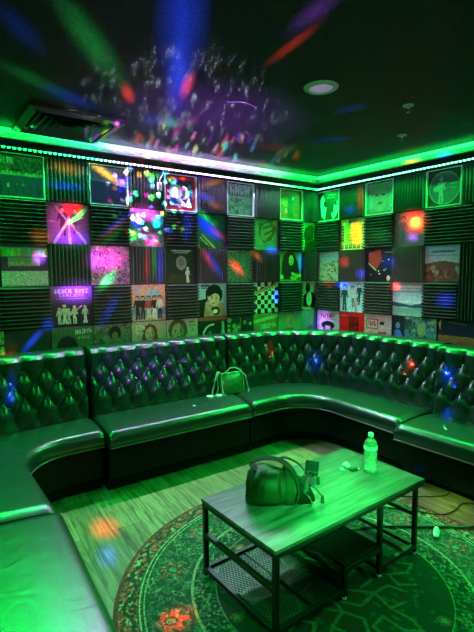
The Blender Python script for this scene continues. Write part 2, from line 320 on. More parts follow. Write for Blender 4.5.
# party projector: one lamp whose coloured beams leave in separate directions
BLOBS = [
((-2.626,-1.845,2.53),(-0.275,-0.565,0.0),(0.113,-0.056,0.0),(0.02,0.06,1),6.5),
((-2.395,-1.366,2.53),(-0.266,-0.547,0.0),(0.073,-0.033,0.0),(0.02,0.06,1),12),
((-2.881,-1.486,2.53),(0.353,0.454,0.0),(-0.022,0.129,0.0),(0.02,1,0.12),2.69),
((-2.556,-1.06,2.53),(0.094,0.138,0.0),(-0.008,0.058,0.0),(1,0.05,0.03),20),
((-2.33,-1.346,2.53),(-0.071,-0.202,0.0),(0.047,0.011,0.0),(1,0.05,0.03),20),
((-2.155,-2.01,2.53),(-0.027,-0.251,0.0),(0.029,0.016,0.0),(1,0.05,0.03),6.14),
((-2.255,-2.258,2.53),(-0.02,-0.213,0.0),(0.072,0.031,0.0),(0.45,0.1,1),1.92),
((-3.049,-0.972,2.53),(0.257,0.152,0.0),(0.003,0.093,0.0),(0.02,1,0.12),1.92),
((-2.804,-0.823,2.53),(0.234,0.11,0.0),(0.013,0.094,0.0),(0.02,0.06,1),4.61),
((-3.184,-1.468,2.53),(0.144,0.182,0.0),(-0.017,0.093,0.0),(0.02,0.06,1),1.54),
((-2.129,-0.738,2.53),(0.051,-0.034,0.0),(0.066,0.132,0.0),(0.02,0.8,0.7),11.52),
((-2.024,-0.857,2.53),(0.015,-0.076,0.0),(0.045,0.062,0.0),(1,0.08,0.6),7.68),
((-2.256,-0.727,2.53),(0.078,-0.052,0.0),(0.068,0.149,0.0),(0.02,0.06,1),4.61),
((-1.927,-0.993,2.53),(0.715,-0.247,0.0),(0.444,0.755,0.0),(0.45,0.1,1),2.4),
((-1.309,-1.605,2.53),(0.073,-0.113,0.0),(0.043,0.034,0.0),(0.02,0.06,1),2.69),
((-0.918,-1.061,2.53),(0.143,-0.156,0.0),(0.061,0.056,0.0),(0.02,0.06,1),2.3),
((-1.17,-0.66,2.53),(0.285,-0.141,0.0),(0.056,0.07,0.0),(1,0.05,0.03),1.92),
((-1.48,-0.753,2.53),(0.094,-0.126,0.0),(0.048,0.061,0.0),(1,0.08,0.6),1.92),
((-2.647,-0.03,2.169),(0.175,0.0,0.002),(-0.005,0.0,-0.037),(0.02,0.06,1),1.5),
((-2.627,-0.03,2.296),(0.173,0.0,-0.01),(-0.012,0.0,-0.059),(1,0.3,0.03),0.7),
((-2.329,-0.03,2.293),(0.169,0.0,-0.096),(-0.024,0.0,-0.034),(0.9,0.8,0.05),0.8),
((-2.208,-0.03,2.229),(0.036,0.0,-0.058),(-0.044,0.0,-0.028),(0.02,0.06,1),1.2),
((-1.357,-0.03,2.326),(0.169,-0.0,0.047),(0.008,-0.0,-0.034),(1,0.3,0.03),0.8),
((-1.433,-0.03,2.195),(0.138,-0.0,-0.03),(-0.015,0.0,-0.035),(0.02,0.06,1),1.3),
((-1.327,-0.03,2.132),(0.117,-0.0,-0.037),(-0.019,0.0,-0.034),(1,0.3,0.03),0.6),
((-2.847,-0.03,1.789),(0.09,0.0,-0.031),(-0.027,0.0,-0.069),(1,0.3,0.03),0.7),
((-2.303,-0.03,1.859),(0.173,0.0,0.136),(0.019,0.0,-0.024),(1,0.3,0.03),0.6),
((-2.268,-0.03,1.908),(0.175,0.0,0.137),(0.02,0.0,-0.024),(0.02,0.06,1),1.0),
((-2.305,-0.03,1.803),(0.147,0.0,0.114),(0.019,0.0,-0.024),(0.02,1,0.12),0.4),
((-2.007,-0.03,2.021),(0.134,0.0,-0.036),(-0.033,0.0,-0.079),(1,0.08,0.6),1.2),
((-2.11,-0.03,1.828),(0.041,0.0,0.065),(0.052,0.0,-0.026),(0.02,1,0.12),1.0),
((-2.089,-0.03,1.934),(0.053,0.0,0.003),(-0.002,0.0,-0.057),(0.02,0.06,1),1.5),
((-1.909,-0.03,1.945),(0.065,0.0,0.004),(-0.002,0.0,-0.067),(0.02,0.8,0.7),1.0),
((-1.959,-0.03,1.792),(0.092,0.0,0.003),(-0.002,0.0,-0.075),(1,0.08,0.6),0.8),
((-1.622,-0.03,1.927),(0.05,0.0,0.003),(-0.004,-0.0,-0.192),(0.02,0.06,1),1.2),
((-1.435,-0.03,2.017),(0.088,0.0,-0.07),(-0.038,0.0,-0.034),(0.02,1,0.12),1.0),
((-1.298,-0.03,1.88),(0.117,0.0,-0.077),(-0.029,0.0,-0.029),(1,0.05,0.03),1.1),
((-1.405,-0.03,1.92),(0.149,-0.0,-0.12),(-0.061,0.0,-0.054),(0.02,0.06,1),0.7),
((-2.854,-0.03,1.636),(0.062,0.0,0.001),(-0.003,0.0,-0.066),(0.45,0.1,1),1.2),
((-2.36,-0.03,1.628),(0.213,0.0,0.003),(-0.005,0.0,-0.135),(1,0.08,0.6),0.75),
((-2.456,-0.03,1.619),(0.071,0.0,0.001),(-0.003,0.0,-0.094),(0.02,0.06,1),0.8),
((-2.357,-0.03,1.453),(0.093,0.0,0.103),(0.037,0.0,-0.031),(0.02,1,0.12),2.2),
((-2.01,-0.03,1.591),(0.027,0.0,0.0),(-0.005,0.0,-0.201),(1,0.05,0.03),0.9),
((-1.945,-0.03,1.625),(0.028,0.0,0.0),(-0.005,0.0,-0.203),(0.02,1,0.12),0.5),
((-1.891,-0.03,1.574),(0.037,0.0,0.0),(-0.005,0.0,-0.205),(0.02,0.06,1),1.2),
((-1.42,-0.03,1.649),(0.094,0.0,-0.141),(-0.037,0.0,-0.019),(1,0.05,0.03),0.7),
((-1.345,-0.03,1.595),(0.118,0.0,-0.175),(-0.047,0.0,-0.023),(0.02,0.06,1),0.8),
((-1.098,-0.03,1.568),(0.097,0.0,-0.095),(-0.045,-0.0,-0.031),(1,0.05,0.03),1.3),
((-0.846,-0.03,1.677),(0.079,0.0,-0.074),(-0.038,0.0,-0.026),(1,0.3,0.03),0.6),
((-0.655,-0.03,1.73),(0.104,0.0,0.002),(-0.0,0.0,-0.05),(0.02,0.06,1),1.0),
((-2.658,-0.03,1.901),(0.192,0.0,0.011),(-0.008,0.0,-0.194),(1,0.08,0.6),0.35),
((-2.609,-0.03,2.009),(0.104,0.0,0.008),(-0.003,0.0,-0.067),(1,0.05,0.03),0.9),
((-2.574,-0.03,1.951),(0.089,0.0,0.079),(0.018,0.0,-0.022),(0.02,1,0.12),1.2),
((-2.618,-0.03,1.783),(0.18,0.0,0.007),(-0.004,0.0,-0.091),(0.45,0.1,1),0.5),
((-2.589,-0.03,1.371),(0.184,0.0,-0.005),(-0.005,0.0,-0.124),(0.45,0.1,1),0.9),
((-2.34,-0.03,1.227),(0.099,0.0,0.167),(0.043,0.0,-0.025),(0.02,0.06,1),0.8),
((-2.819,-0.03,1.138),(0.057,0.0,-0.004),(-0.003,0.0,-0.06),(0.02,0.06,1),1.2),
((-2.928,-0.03,1.026),(0.097,0.0,0.103),(0.02,0.0,-0.022),(0.02,0.06,1),1.3),
((-0.275,-0.03,1.623),(0.057,0.0,0.001),(0.001,0.0,-0.126),(0.02,0.06,1),1.2),
((-0.603,-0.03,1.265),(0.053,0.0,-0.002),(0.0,0.0,-0.092),(0.02,0.06,1),1.2),
((-1.43,-0.03,2.362),(0.147,0.0,0.016),(-0.001,0.0,-0.053),(0.45,0.1,1),0.3),
((-0.02,-0.206,1.389),(0.005,-0.11,0.001),(0.0,-0.001,-0.042),(1,0.05,0.03),1.8),
((-0.013,-0.367,1.381),(0.006,-0.117,0.002),(0.0,-0.001,-0.041),(0.02,0.06,1),2.0),
((-0.011,-0.402,1.616),(0.004,-0.09,-0.002),(0.0,-0.001,-0.081),(1,0.05,0.03),0.9),
((-0.001,-0.616,1.493),(0.004,-0.084,-0.0),(0.0,-0.001,-0.059),(0.02,0.06,1),1.5),
((-0.004,-0.559,1.898),(0.004,-0.085,-0.006),(0.0,-0.003,-0.137),(1,0.05,0.03),1.6),
((0.009,-0.826,1.85),(0.006,-0.132,-0.009),(0.0,-0.002,-0.094),(0.02,1,0.12),0.7),
((0.026,-1.184,1.947),(0.008,-0.163,-0.015),(0.0,-0.004,-0.131),(1,0.05,0.03),2.2),
((0.026,-1.193,1.946),(0.003,-0.067,-0.006),(0.0,-0.002,-0.061),(0.9,0.8,0.05),1.8),
((0.025,-1.168,1.817),(0.004,-0.078,-0.005),(0.0,-0.002,-0.053),(0.45,0.1,1),1.5),
((0.013,-0.919,1.603),(0.004,-0.086,-0.002),(0.0,-0.002,-0.084),(0.02,0.06,1),2.0),
((0.017,-0.999,1.381),(0.004,-0.083,0.001),(0.0,-0.002,-0.055),(1,0.05,0.03),1.6),
((0.039,-1.48,1.271),(0.005,-0.104,0.004),(0.0,-0.003,-0.084),(0.02,0.06,1),1.8),
((0.023,-1.138,2.479),(0.005,-0.113,-0.004),(0.0,-0.01,-0.044),(1,0.05,0.03),1.0),
((0.037,-1.438,2.47),(0.005,-0.101,-0.004),(0.0,-0.009,-0.041),(0.02,0.06,1),1.0),
((-0.002,-0.588,2.224),(0.002,-0.048,-0.006),(0.0,-0.003,-0.154),(1,0.05,0.03),0.7),
((-0.008,-0.468,2.132),(0.005,-0.099,-0.011),(0.0,-0.001,-0.049),(0.02,0.06,1),0.8),
((-0.023,-0.142,0.968),(0.007,-0.141,0.011),(0.0,-0.003,-0.196),(0.45,0.1,1),0.5),
((-0.315,-1.387,0.734),(0.003,-0.063,-0.0),(-0.001,0.015,-0.093),(1,0.05,0.03),2.2),
((-0.3,-1.704,0.689),(0.004,-0.087,0.015),(0.0,-0.004,-0.117),(0.02,0.06,1),1.6),
((-0.303,-0.25,0.569),(0.129,0.0,-0.015),(0.002,0.0,-0.147),(0.02,0.06,1),0.8),
((-0.86,-0.25,0.772),(0.062,0.0,-0.006),(-0.0,-0.0,-0.088),(1,0.05,0.03),1.2),
((-3.113,-0.25,0.958),(0.086,0.0,0.007),(0.006,0.0,-0.055),(1,0.05,0.03),2.0),
((-3.13,-0.25,0.726),(0.048,0.0,-0.017),(-0.03,0.0,-0.146),(0.02,0.06,1),1.2),
((-2.146,-0.25,0.756),(0.657,0.0,-0.027),(0.017,0.0,-0.262),(0.45,0.1,1),0.14),
((-0.485,-1.831,0.44),(0.047,-0.034,0.0),(-0.194,-0.115,0.0),(0.02,0.06,1),3.0),
((-2.773,-1.056,0.0),(0.097,-0.07,0.0),(-0.054,-0.158,-0.0),(1,0.05,0.03),1.3),
((-2.852,-1.334,0.0),(0.061,-0.044,-0.0),(-0.047,-0.136,-0.0),(0.02,0.06,1),2.2),
((-2.753,-1.95,0.0),(0.104,-0.014,-0.0),(-0.021,-0.092,0.0),(1,0.05,0.03),1.1),
((-0.626,-1.668,0.0),(0.017,-0.062,0.0),(-0.065,-0.036,0.0),(0.02,0.06,1),0.8),
((-1.955,-2.118,0.413),(0.735,0.007,0.0),(-0.315,-0.432,0.0),(0.02,1,0.12),1.7),
((-0.856,-2.095,0.0),(0.093,-0.27,0.0),(-0.333,-0.15,0.0),(0.35,1,0.08),0.25),
((-3.296,-2.144,0.44),(0.036,-0.53,0.0),(-0.225,-0.061,0.0),(0.02,1,0.12),1.2),
((-1.987,-0.03,1.414),(1.441,0.0,0.042),(0.016,0.0,-0.526),(1,0.55,0.7),0.1),  # broad pink fill on the left wall, added to bring out cover colours
((0.007,-0.781,1.416),(0.043,-0.923,0.008),(0.001,-0.014,-0.596),(1,0.7,0.75),0.08)  # matching pink fill added over the right wall
]

PROJ = Vector((-3.35, -4.1, 1.95)); PROJ_W = 5200.
def projector(BLOBS, MOSAIC):
    L = bpy.data.lights.new('party_projector_light', 'POINT'); L.energy = PROJ_W; L.shadow_soft_size = .012; L.use_nodes = True
    o = bpy.data.objects.new('party_projector_light', L); COL.objects.link(o); o.location = PROJ
    nt = L.node_tree; em = [n for n in nt.nodes if n.type == 'EMISSION'][0]
    tc = nd(nt, 'ShaderNodeTexCoord'); W = tc.outputs['Normal']
    def dot(v):
        n = nd(nt, 'ShaderNodeVectorMath', operation='DOT_PRODUCT'); n.inputs[1].default_value = v
        nt.links.new(W, n.inputs[0]); return n.outputs['Value']
    def math_(op, a, b=None):
        n = nd(nt, 'ShaderNodeMath', operation=op)
        for i, q in enumerate((a, b)):
            if q is None: continue
            if isinstance(q, (int, float)): n.inputs[i].default_value = q
            else: nt.links.new(q, n.inputs[i])
        return n.outputs[0]
    def spot(P, E1, E2):
        P = Vector(P); d0 = (P-PROJ).normalized()
        e1 = (P+Vector(E1)*.25-PROJ).normalized()-d0; e2 = (P+Vector(E2)*.25-PROJ).normalized()-d0
        Mx = Matrix((e1*4, e2*4, d0)).transposed().inverted()
        cb = nd(nt, 'ShaderNodeCombineXYZ')
        nt.links.new(dot(Mx[0]), cb.inputs[0]); nt.links.new(dot(Mx[1]), cb.inputs[1])
        g = nd(nt, 'ShaderNodeTexGradient', gradient_type='SPHERICAL'); nt.links.new(cb.outputs[0], g.inputs[0])
        return math_('SMOOTH_MIN', g.outputs['Fac'], .8) if False else g.outputs['Fac'], (P-PROJ).length**2
    acc = None
    def add(fac, col):
        nonlocal acc
        n = nd(nt, 'ShaderNodeVectorMath', operation='MULTIPLY_ADD'); n.inputs[1].default_value = col
        nt.links.new(fac, n.inputs[0])
        if acc is not None: nt.links.new(acc, n.inputs[2])
        acc = n.outputs[0]
    for P, E1, E2, col, s in BLOBS:
        f, d2 = spot(P, E1, E2); k = s*d2/12.
        add(math_('POWER', f, 1.3), tuple(c*k for c in col))
    # mosaic of small coloured cells, and a spray of pin-point sparks
    for P, E1, E2, scale, thr, k, white in MOSAIC:
        f, d2 = spot(P, E1, E2)
        v = nd(nt, 'ShaderNodeTexVoronoi', Scale=scale); nt.links.new(W, v.inputs['Vector'])
        mk = math_('MULTIPLY', math_('LESS_THAN', v.outputs['Distance'], thr), math_('POWER', f, .6))
        n = nd(nt, 'ShaderNodeVectorMath', operation='SCALE')
        if white: n.inputs[0].default_value = (.7, .8, 1.)
        else:
            ga = nd(nt, 'ShaderNodeVectorMath', operation='POWER') if False else nd(nt, 'ShaderNodeGamma'); ga.inputs[1].default_value = 2.2
            nt.links.new(v.outputs['Color'], ga.inputs[0]); nt.links.new(ga.outputs[0], n.inputs[0])
        nt.links.new(mk, n.inputs['Scale'])
        add(n.outputs[0], (k*d2/12.,)*3)
    hemi = math_('GREATER_THAN', dot(Vector((.5, .72, -.4))), -.15)
    n = nd(nt, 'ShaderNodeVectorMath', operation='SCALE'); nt.links.new(acc, n.inputs[0]); nt.links.new(hemi, n.inputs['Scale'])
    nt.links.new(n.outputs[0], em.inputs['Color']); em.inputs['Strength'].default_value = 1.
MOSAIC = [((-1.65, -.3, 2.53), (1.0, .05, 0), (0, .7, 0), 85., .38, 20., False),
          ((-1.95, -.03, 2.12), (.42, 0, 0), (0, 0, .34), 72., .36, 9., False),
          ((-2.2, -1.1, 2.53), (.6, .9, 0), (.55, -.4, 0), 140., .15, 40., True),
          ((-2.12, -.75, 2.53), (.12, .45, 0), (.12, -.05, 0), 180., .2, 45., True)]
for i in range(0, len(BLOBS), 24): projector(BLOBS[i:i+24], [])
for q in MOSAIC: projector([], [q])

# ---------------------------------------------------------------- banquette
def arc(cx, cy, r, a0, a1, n): return [(cx+r*math.cos(math.radians(a0+(a1-a0)*i/n)), cy+r*math.sin(math.radians(a0+(a1-a0)*i/n))) for i in range(n+1)]
def line(a, b, n): return [(a[0]+(b[0]-a[0])*i/n, a[1]+(b[1]-a[1])*i/n) for i in range(n+1)]
def join(*ps):
    out = list(ps[0])
    for q in ps[1:]: out += q[1:]
    return out
def resample(path, step):
    P = [Vector((p[0], p[1], 0)) for p in path]; L = [0.]
    for a, b in zip(P, P[1:]): L.append(L[-1]+(b-a).length)
    tot = L[-1]; n = max(2, round(tot/step)); out = []; j = 0
    for i in range(n+1):
        s = tot*i/n
        while j < len(P)-2 and L[j+1] < s: j += 1
        t = (s-L[j])/(L[j+1]-L[j]); out.append((s, P[j].lerp(P[j+1], t)))
    res = []
    for i, (s, p) in enumerate(out):
        a = out[max(i-1, 0)][1]; b = out[min(i+1, n)][1]; t = (b-a).normalized()
        res.append((s, p, Vector((t.y, -t.x, 0))))          # normal to the right = towards the room
    return res
TOP = .95
BV0, BDV, BNR = .845, .098, 4
def puff(u, z, w, ph):
    p = u/w+ph; q = (BV0-z)/BDV
    if q < 0: s = abs(math.sin(PI*p)); s = s**.55
    elif q <= BNR-1:
        s = math.sqrt(abs(math.sin(PI*(p+q/2))*math.sin(PI*(p-q/2))))**.8
    else:
        k = min(1, (q-BNR+1)/1.1); s = abs(math.sin(PI*(p+(BNR-1)/2)))**.55; s = s*(1-k)+k*.75
    return s
def make_backrest(path, parent, w, ph, nm='backrest', thick=.17):
    R = resample(path, .0115); m = MB(); Ltot = R[-1][0]
    zs = [.33+i*(TOP-.035-.33)/46 for i in range(47)]; rows = []
    secs = []
    for s, p, n in R:
        e = min(s, Ltot-s); edge = min(1., e/.03); edge = math.sqrt(max(0, 1-(1-edge)**2)) if edge < 1 else 1
        sec = []
        for z in zs:
            h = (puff(s, z, w, ph)*.044+.002)*(.25+.75*edge)-(1-edge)*.012
            lean = (TOP-z)*.06
            q = p+n*(h+lean); sec.append((q.x, q.y, z))
        hs = puff(s, TOP, w, ph)
        for k in range(1, 8):
            a = PI/2*k/8*1.15; rr = .035
            h = (hs*.044)*(1-k/9)*(.25+.75*edge)-(1-edge)*.012
            q = p+n*(h-rr*(1-math.cos(a))); sec.append((q.x, q.y, TOP-rr+rr*math.sin(a)+hs*.003*k/8))
        q = p-n*.07; sec.append((q.x, q.y, TOP+.003)); q = p-n*(thick-.02); sec.append((q.x, q.y, TOP-.003))
        q = p-n*thick; sec.append((q.x, q.y, TOP-.025)); sec.append((q.x, q.y, .3)); q = p; sec.append((q.x, q.y, .3))
        secs.append(sec)
    m.strip(secs)
    o = m.build(nm, M['leather'], parent, smooth=True)
    # buttons
    proto = None
    for j in range(BNR):
        z = BV0-j*BDV; off = (j % 2)*.5
        i = math.floor(ph)-1
        while True:
            s = (i+off-ph)*w; i += 1
            if s < .025: continue
            if s > Ltot-.025: break
            k = min(range(len(R)), key=lambda q: abs(R[q][0]-s)); _, p, n = R[k]
            q = p+n*((TOP-z)*.06+.004)
            if proto is None:
                b = MB(); b.lathe([(.0001, .007), (.005, .0062), (.0095, .003), (.011, 0), (.009, -.004), (.0001, -.004)], n=12)
                proto = b.build('button', M['button'], parent, smooth='all'); c = proto
            else: c = proto.copy(); COL.objects.link(c)
            c.location = (q.x, q.y, z); c.rotation_euler = n.to_track_quat('Z', 'Y').to_euler()
    return o
def make_seat(F, G, parent, zt=.44, zb=.325, rec0=.09, rec1=.09, name='seat_cushion'):
    """F front-edge stations, G back stations (same count)."""
    N = len(F); m = MB(); secs = []; base = []; pip = []
    cum = [0.]
    for a, b in zip(F, F[1:]): cum.append(cum[-1]+math.dist(a, b))
    for i in range(N):
        f = Vector((*F[i], 0)); g = Vector((*G[i], 0)); d = (g-f); L = d.length; d.normalize()
        e = min(cum[i], cum[-1]-cum[i]); ed = min(1, e/.025); ez = (1-math.sqrt(max(0, 1-(1-ed)**2)))*.02
        sec = [(f+d*.012, zb), (f+d*.0, zb+.012), (f-d*.006, (zb+zt)/2-.01), (f+d*.0, zt-.045)]
        for k in range(1, 7):
            a = PI/2*k/6; sec.append((f+d*(.05-.05*math.cos(a)), zt-.045+.045*math.sin(a)-ez))
        for k in range(1, 8):
            t = k/8; sec.append((f+d*(.05+(L-.05)*t), zt+.014*math.sin(PI*t)-ez))
        sec += [(g, zt-.01-ez), (g, zb)]
        secs.append([(q.x, q.y, z) for q, z in sec])
        r = rec0+(rec1-rec0)*i/(N-1)
        b0 = f+d*(r*.35+.015); b1 = f+d*r
        base.append([(b1.x, b1.y, .0), (b1.x, b1.y, .06), (b0.x, b0.y, .09), (b0.x, b0.y, zb-.001), (g.x, g.y, zb-.001), (g.x, g.y, .0)])
        pq = f-d*.002; pip.append((pq.x, pq.y, zb+.004))
    m.strip(secs); o = m.build(name, M['leather'], parent, smooth=True)
    m = MB(); m.tube(pip, .0055, 6); m.build('piping', M['piping'], o, smooth='all')
    m = MB(); m.strip(base); m.build('base', M['base'], parent, smooth=False)
    return o
def densify(a, n):   # equal-count stations
    R = []; P = [Vector((p[0], p[1], 0)) for p in a]; L = [0.]
    for x, y in zip(P, P[1:]): L.append(L[-1]+(y-x).length)
    j = 0
    for i in range(n+1):
        s = L[-1]*i/n
        while j < len(P)-2 and L[j+1] < s: j += 1
        t = (s-L[j])/(L[j+1]-L[j]); q = P[j].lerp(P[j+1], t); R.append((q.x, q.y))
    return R
def seg(label, Fp, Gp, counts, back, w, ph, rec=(.09, .09)):
    t = thing('banquette_section', label, 'bench', (0, 0, 0), 0, 'sections of the tufted leather banquette')
    F = join(*[densify(f, n) for f, n in zip(Fp, counts)]); G = join(*[densify(g, n) for g, n in zip(Gp, counts)])
    make_seat(F, G, t, rec0=rec[0], rec1=rec[1])
    if back: make_backrest(back, t, w, ph)
    return t
# foreground bench along the left wall
seg('smooth bench in the near left corner, brightest green leather seat, running out of frame',
    [[(-3.19, -2.95), (-3.122, -1.53)]], [[(-3.66, -2.95), (-3.66, -1.53)]], [50],
    [(-3.66, -2.95), (-3.66, -1.53)], .15, .5)
# left corner section
seg('corner section of the banquette curving at the left, beside the near bench',
    [[(-3.135, -1.505), (-3.15, -.95)], arc(-2.84, -.93, .31, 180, 90, 20), [(-2.84, -.62), (-2.615, -.62)]],
    [[(-3.64, -1.505), (-3.64, -.93)], arc(-2.97, -.93, .67, 180, 90, 20), [(-2.97, -.26), (-2.60, -.215)]], [16, 26, 12],
    join([(-3.66, -1.505), (-3.66, -.93)], arc(-2.97, -.91, .69, 180, 90, 40), [(-2.97, -.22), (-2.60, -.195)]), .15, .3)
# straight section
seg('straight banquette section on the left wall, carrying the small green purse',
    [[(-2.595, -.69), (-1.405, -.69)]], [[(-2.58, -.2), (-1.34, -.2)]], [50],
    [(-2.575, -.19), (-1.345, -.19)], .149, .42)
# right corner section
seg('longest banquette section, curving round the far corner between the two walls',
    [[(-1.385, -.68), (-1.10, -.665)], arc(-1.09, -.975, .31, 90, 0, 20), [(-.78, -.975), (-.80, -1.66)]],
    [[(-1.33, -.2), (-1.0, -.22)], arc(-1.0, -.88, .66, 90, 0, 20), [(-.34, -.88), (-.315, -1.67)]], [14, 30, 28],
    join([(-1.33, -.19), (-1.0, -.20)], arc(-1.0, -.88, .68, 90, 0, 50), [(-.32, -.88), (-.30, -1.665)]), .149, .1, rec=(.08, .17))
# right-hand section
seg('banquette section at the right edge, seat jutting forward, with a pale straw on it',
    [[(-.90, -1.69), (-.83, -3.3)]], [[(-.40, -1.70), (-.33, -3.3)]], [60],
    [(-.405, -1.70), (-.33, -3.3)], .149, .6, rec=(.2, .2))

# ---------------------------------------------------------------- sleeves and foam tiles
FONT = {'A':'010101111101101','B':'110101110101110','C':'011100100100011','D':'110101101101110','E':'111100110100111','F':'111100110100100',
 'G':'011100101101011','H':'101101111101101','I':'111010010010111','J':'001001001101010','K':'101101110101101','L':'100100100100111','M':'101111111101101',
 'N':'110101101101101','O':'010101101101010','P':'110101110100100','Q':'010101101111011','R':'110101110101101','S':'011100010001110','T':'111010010010010',
 'U':'101101101101111','V':'101101101101010','W':'101101111111101','X':'101101010101101','Y':'101101010010010','Z':'111001010100111',' ':'0'*15,"'":'010010000000000'}
class Cover:
    def __init__(s, base, n=56, seed=0, w=1., h=1.):
        s.n = n; g = (np.arange(n)+.5)/n; s.X, s.Y = np.meshgrid(g, g); s.I = np.zeros((n, n, 3)); s.I[:] = base; s.r = np.random.RandomState(seed)
    def put(s, m, c, a=1.): s.I[m] = s.I[m]*(1-a)+np.array(c)*a; return s
    def grad(s, c0, c1, y0=0., y1=1., horiz=False, mask=None):
        q = s.X if horiz else s.Y; t = np.clip((q-y0)/(y1-y0), 0, 1)[..., None]; v = np.array(c0)*(1-t)+np.array(c1)*t
        k = (q >= y0) & (q <= y1) if mask is None else mask
        s.I[k] = v[k]; return s
    def rect(s, x0, y0, x1, y1, c, a=1.): return s.put((s.X >= x0) & (s.X <= x1) & (s.Y >= y0) & (s.Y <= y1), c, a)
    def ell(s, x, y, rx, ry, c, rot=0., a=1.):
        dx, dy = s.X-x, s.Y-y; k, q = math.cos(rot), math.sin(rot)
        return s.put(((dx*k+dy*q)/rx)**2+((dy*k-dx*q)/ry)**2 <= 1, c, a)
    def ring(s, x, y, r, w, c): d = np.hypot(s.X-x, s.Y-y); return s.put(abs(d-r) < w, c)
    def poly(s, P, c, a=1.):
        k = np.zeros_like(s.X, bool); j = len(P)-1
        for i in range(len(P)):
            (x0, y0), (x1, y1) = P[i], P[j]; j = i
            if y0 == y1: continue
            k ^= ((y0 > s.Y) != (y1 > s.Y)) & (s.X < (x1-x0)*(s.Y-y0)/(y1-y0)+x0)
        return s.put(k, c, a)
    def line(s, x0, y0, x1, y1, w, c, a=1.):
        dx, dy = x1-x0, y1-y0; t = np.clip(((s.X-x0)*dx+(s.Y-y0)*dy)/(dx*dx+dy*dy+1e-9), 0, 1)
        return s.put(np.hypot(s.X-x0-t*dx, s.Y-y0-t*dy) < w/2, c, a)
    def noise(s, amp, mask=None, k=1):
        q = s.n//k+1; v = s.r.uniform(1-amp, 1+amp, (q, q)); v = np.kron(v, np.ones((k, k)))[:s.n, :s.n, None]
        s.I = np.where((np.ones_like(s.X, bool) if mask is None else mask)[..., None], s.I*v, s.I); return s
    def dots(s, num, r, cols, x0=0, y0=0, x1=1, y1=1, asp=1.):
        for _ in range(num):
            rr = r*s.r.uniform(.6, 1.3); s.ell(s.r.uniform(x0, x1), s.r.uniform(y0, y1), rr, rr*asp, cols[s.r.randint(len(cols))])
        return s
    def text(s, t, x, y, w, h, c, cols=None, slant=0.):
        n = len(t)*4-1
        for i, ch in enumerate(t):
            g = FONT[ch]
            cx = c if cols is None else cols[i % len(cols)]
            for q in range(15):
                if g[q] == '1':
                    gx, gy = i*4+q % 3, q//3; a = x+w*gx/n; b = y+h*gy/5-slant*(gx/n)
                    s.rect(a-.001, b-.001, a+w/n+.002, b+h/5+.002, cx)
        return s
    def scr(s, x, y, w, h, c, n=7, slant=0.):      # lettering too small to read
        for i in range(n):
            a = x+w*i/n; b = y-slant*i/n; q = w/n
            s.line(a+q*.15, b, a+q*.15, b+h, q*.3, c); s.line(a+q*.15, b+h*s.r.choice([0, .5, 1]), a+q*.7, b+h*s.r.choice([0, .5, 1]), q*.28, c)
            if s.r.rand() < .6: s.line(a+q*.7, b+h*s.r.choice([0, .4]), a+q*.7, b+h, q*.26, c)
        return s
    def person(s, x, y, h, top, skin=(.5, .33, .22), legs=None, hair=(.02, .015, .01), lean=0.):
        legs = legs or top; hd = h*.085
        s.line(x-.03*h, y-h*.48, x-.06*h+lean, y, h*.09, legs); s.line(x+.03*h, y-h*.48, x+.07*h+lean, y, h*.09, legs)
        s.poly([(x-.12*h, y-h*.8), (x+.12*h, y-h*.8), (x+.08*h, y-h*.42), (x-.08*h, y-h*.42)], top)
        s.line(x-.11*h, y-h*.76, x-.17*h, y-h*.5, h*.06, top); s.line(x+.11*h, y-h*.76, x+.16*h, y-h*.52, h*.06, top)
        s.ell(x, y-h*.92, hd*1.15, hd*1.2, hair); s.ell(x, y-h*.89, hd*.8, hd*.9, skin); return s
    def face(s, x, y, r, skin, hair, shirt=None, long=False, beard=None, tilt=0.):
        if shirt is not None: s.poly([(x-r*2.1, 1.02), (x-r*1.2, y+r*1.35), (x+r*1.2, y+r*1.35), (x+r*2.1, 1.02)], shirt)
        s.ell(x, y-r*.2, r*1.25, r*1.35, hair, tilt)
        if long: s.poly([(x-r*1.25, y-r*.2), (x+r*1.25, y-r*.2), (x+r*1.5, y+r*1.7), (x-r*1.5, y+r*1.7)], hair)
        s.rect(x-r*.35, y+r*.6, x+r*.35, y+r*1.5, skin, .9); s.ell(x, y+r*.1, r*.82, r*1.12, skin, tilt)
        d = tuple(c*.25 for c in skin); ct, st = math.cos(tilt), math.sin(tilt)
        R = lambda a, b: (x+(a*ct-b*st)*r, y+(a*st+b*ct)*r)
        s.put((((s.X-x)/(r*.82))**2+((s.Y-y-r*.1)/(r*1.12))**2 <= 1) & (s.X > x+r*.3), tuple(c*.6 for c in skin)); s.noise(.35, (np.hypot(s.X-x, s.Y-y+r*.4) < r*1.3) & (s.Y < y-r*.5))
        for e in (-.36, .36): p = R(e, -.05); s.ell(*p, r*.16, r*.09, d, tilt); p = R(e, -.27); s.ell(*p, r*.2, r*.05, hair, tilt)
        p = R(0, .25); s.ell(*p, r*.08, r*.2, tuple(c*.65 for c in skin), tilt); p = R(0, .62); s.ell(*p, r*.26, r*.09, (skin[0]*.7, skin[1]*.25, skin[2]*.25), tilt)
        return s
K = (.01, .01, .012); WHT = (.75, .75, .74); GRY = (.3, .3, .3); SK = (.5, .34, .24); SKL = (.62, .46, .36); DK = (.03, .025, .02)
CV = []     # wall, col, row, short name, label, cover, framed, tilt, shift
def cover(wall, col, row, short, label, c, framed=False, du=0., width=None): CV.append((wall, col, row, short, label, c, framed, du, width))
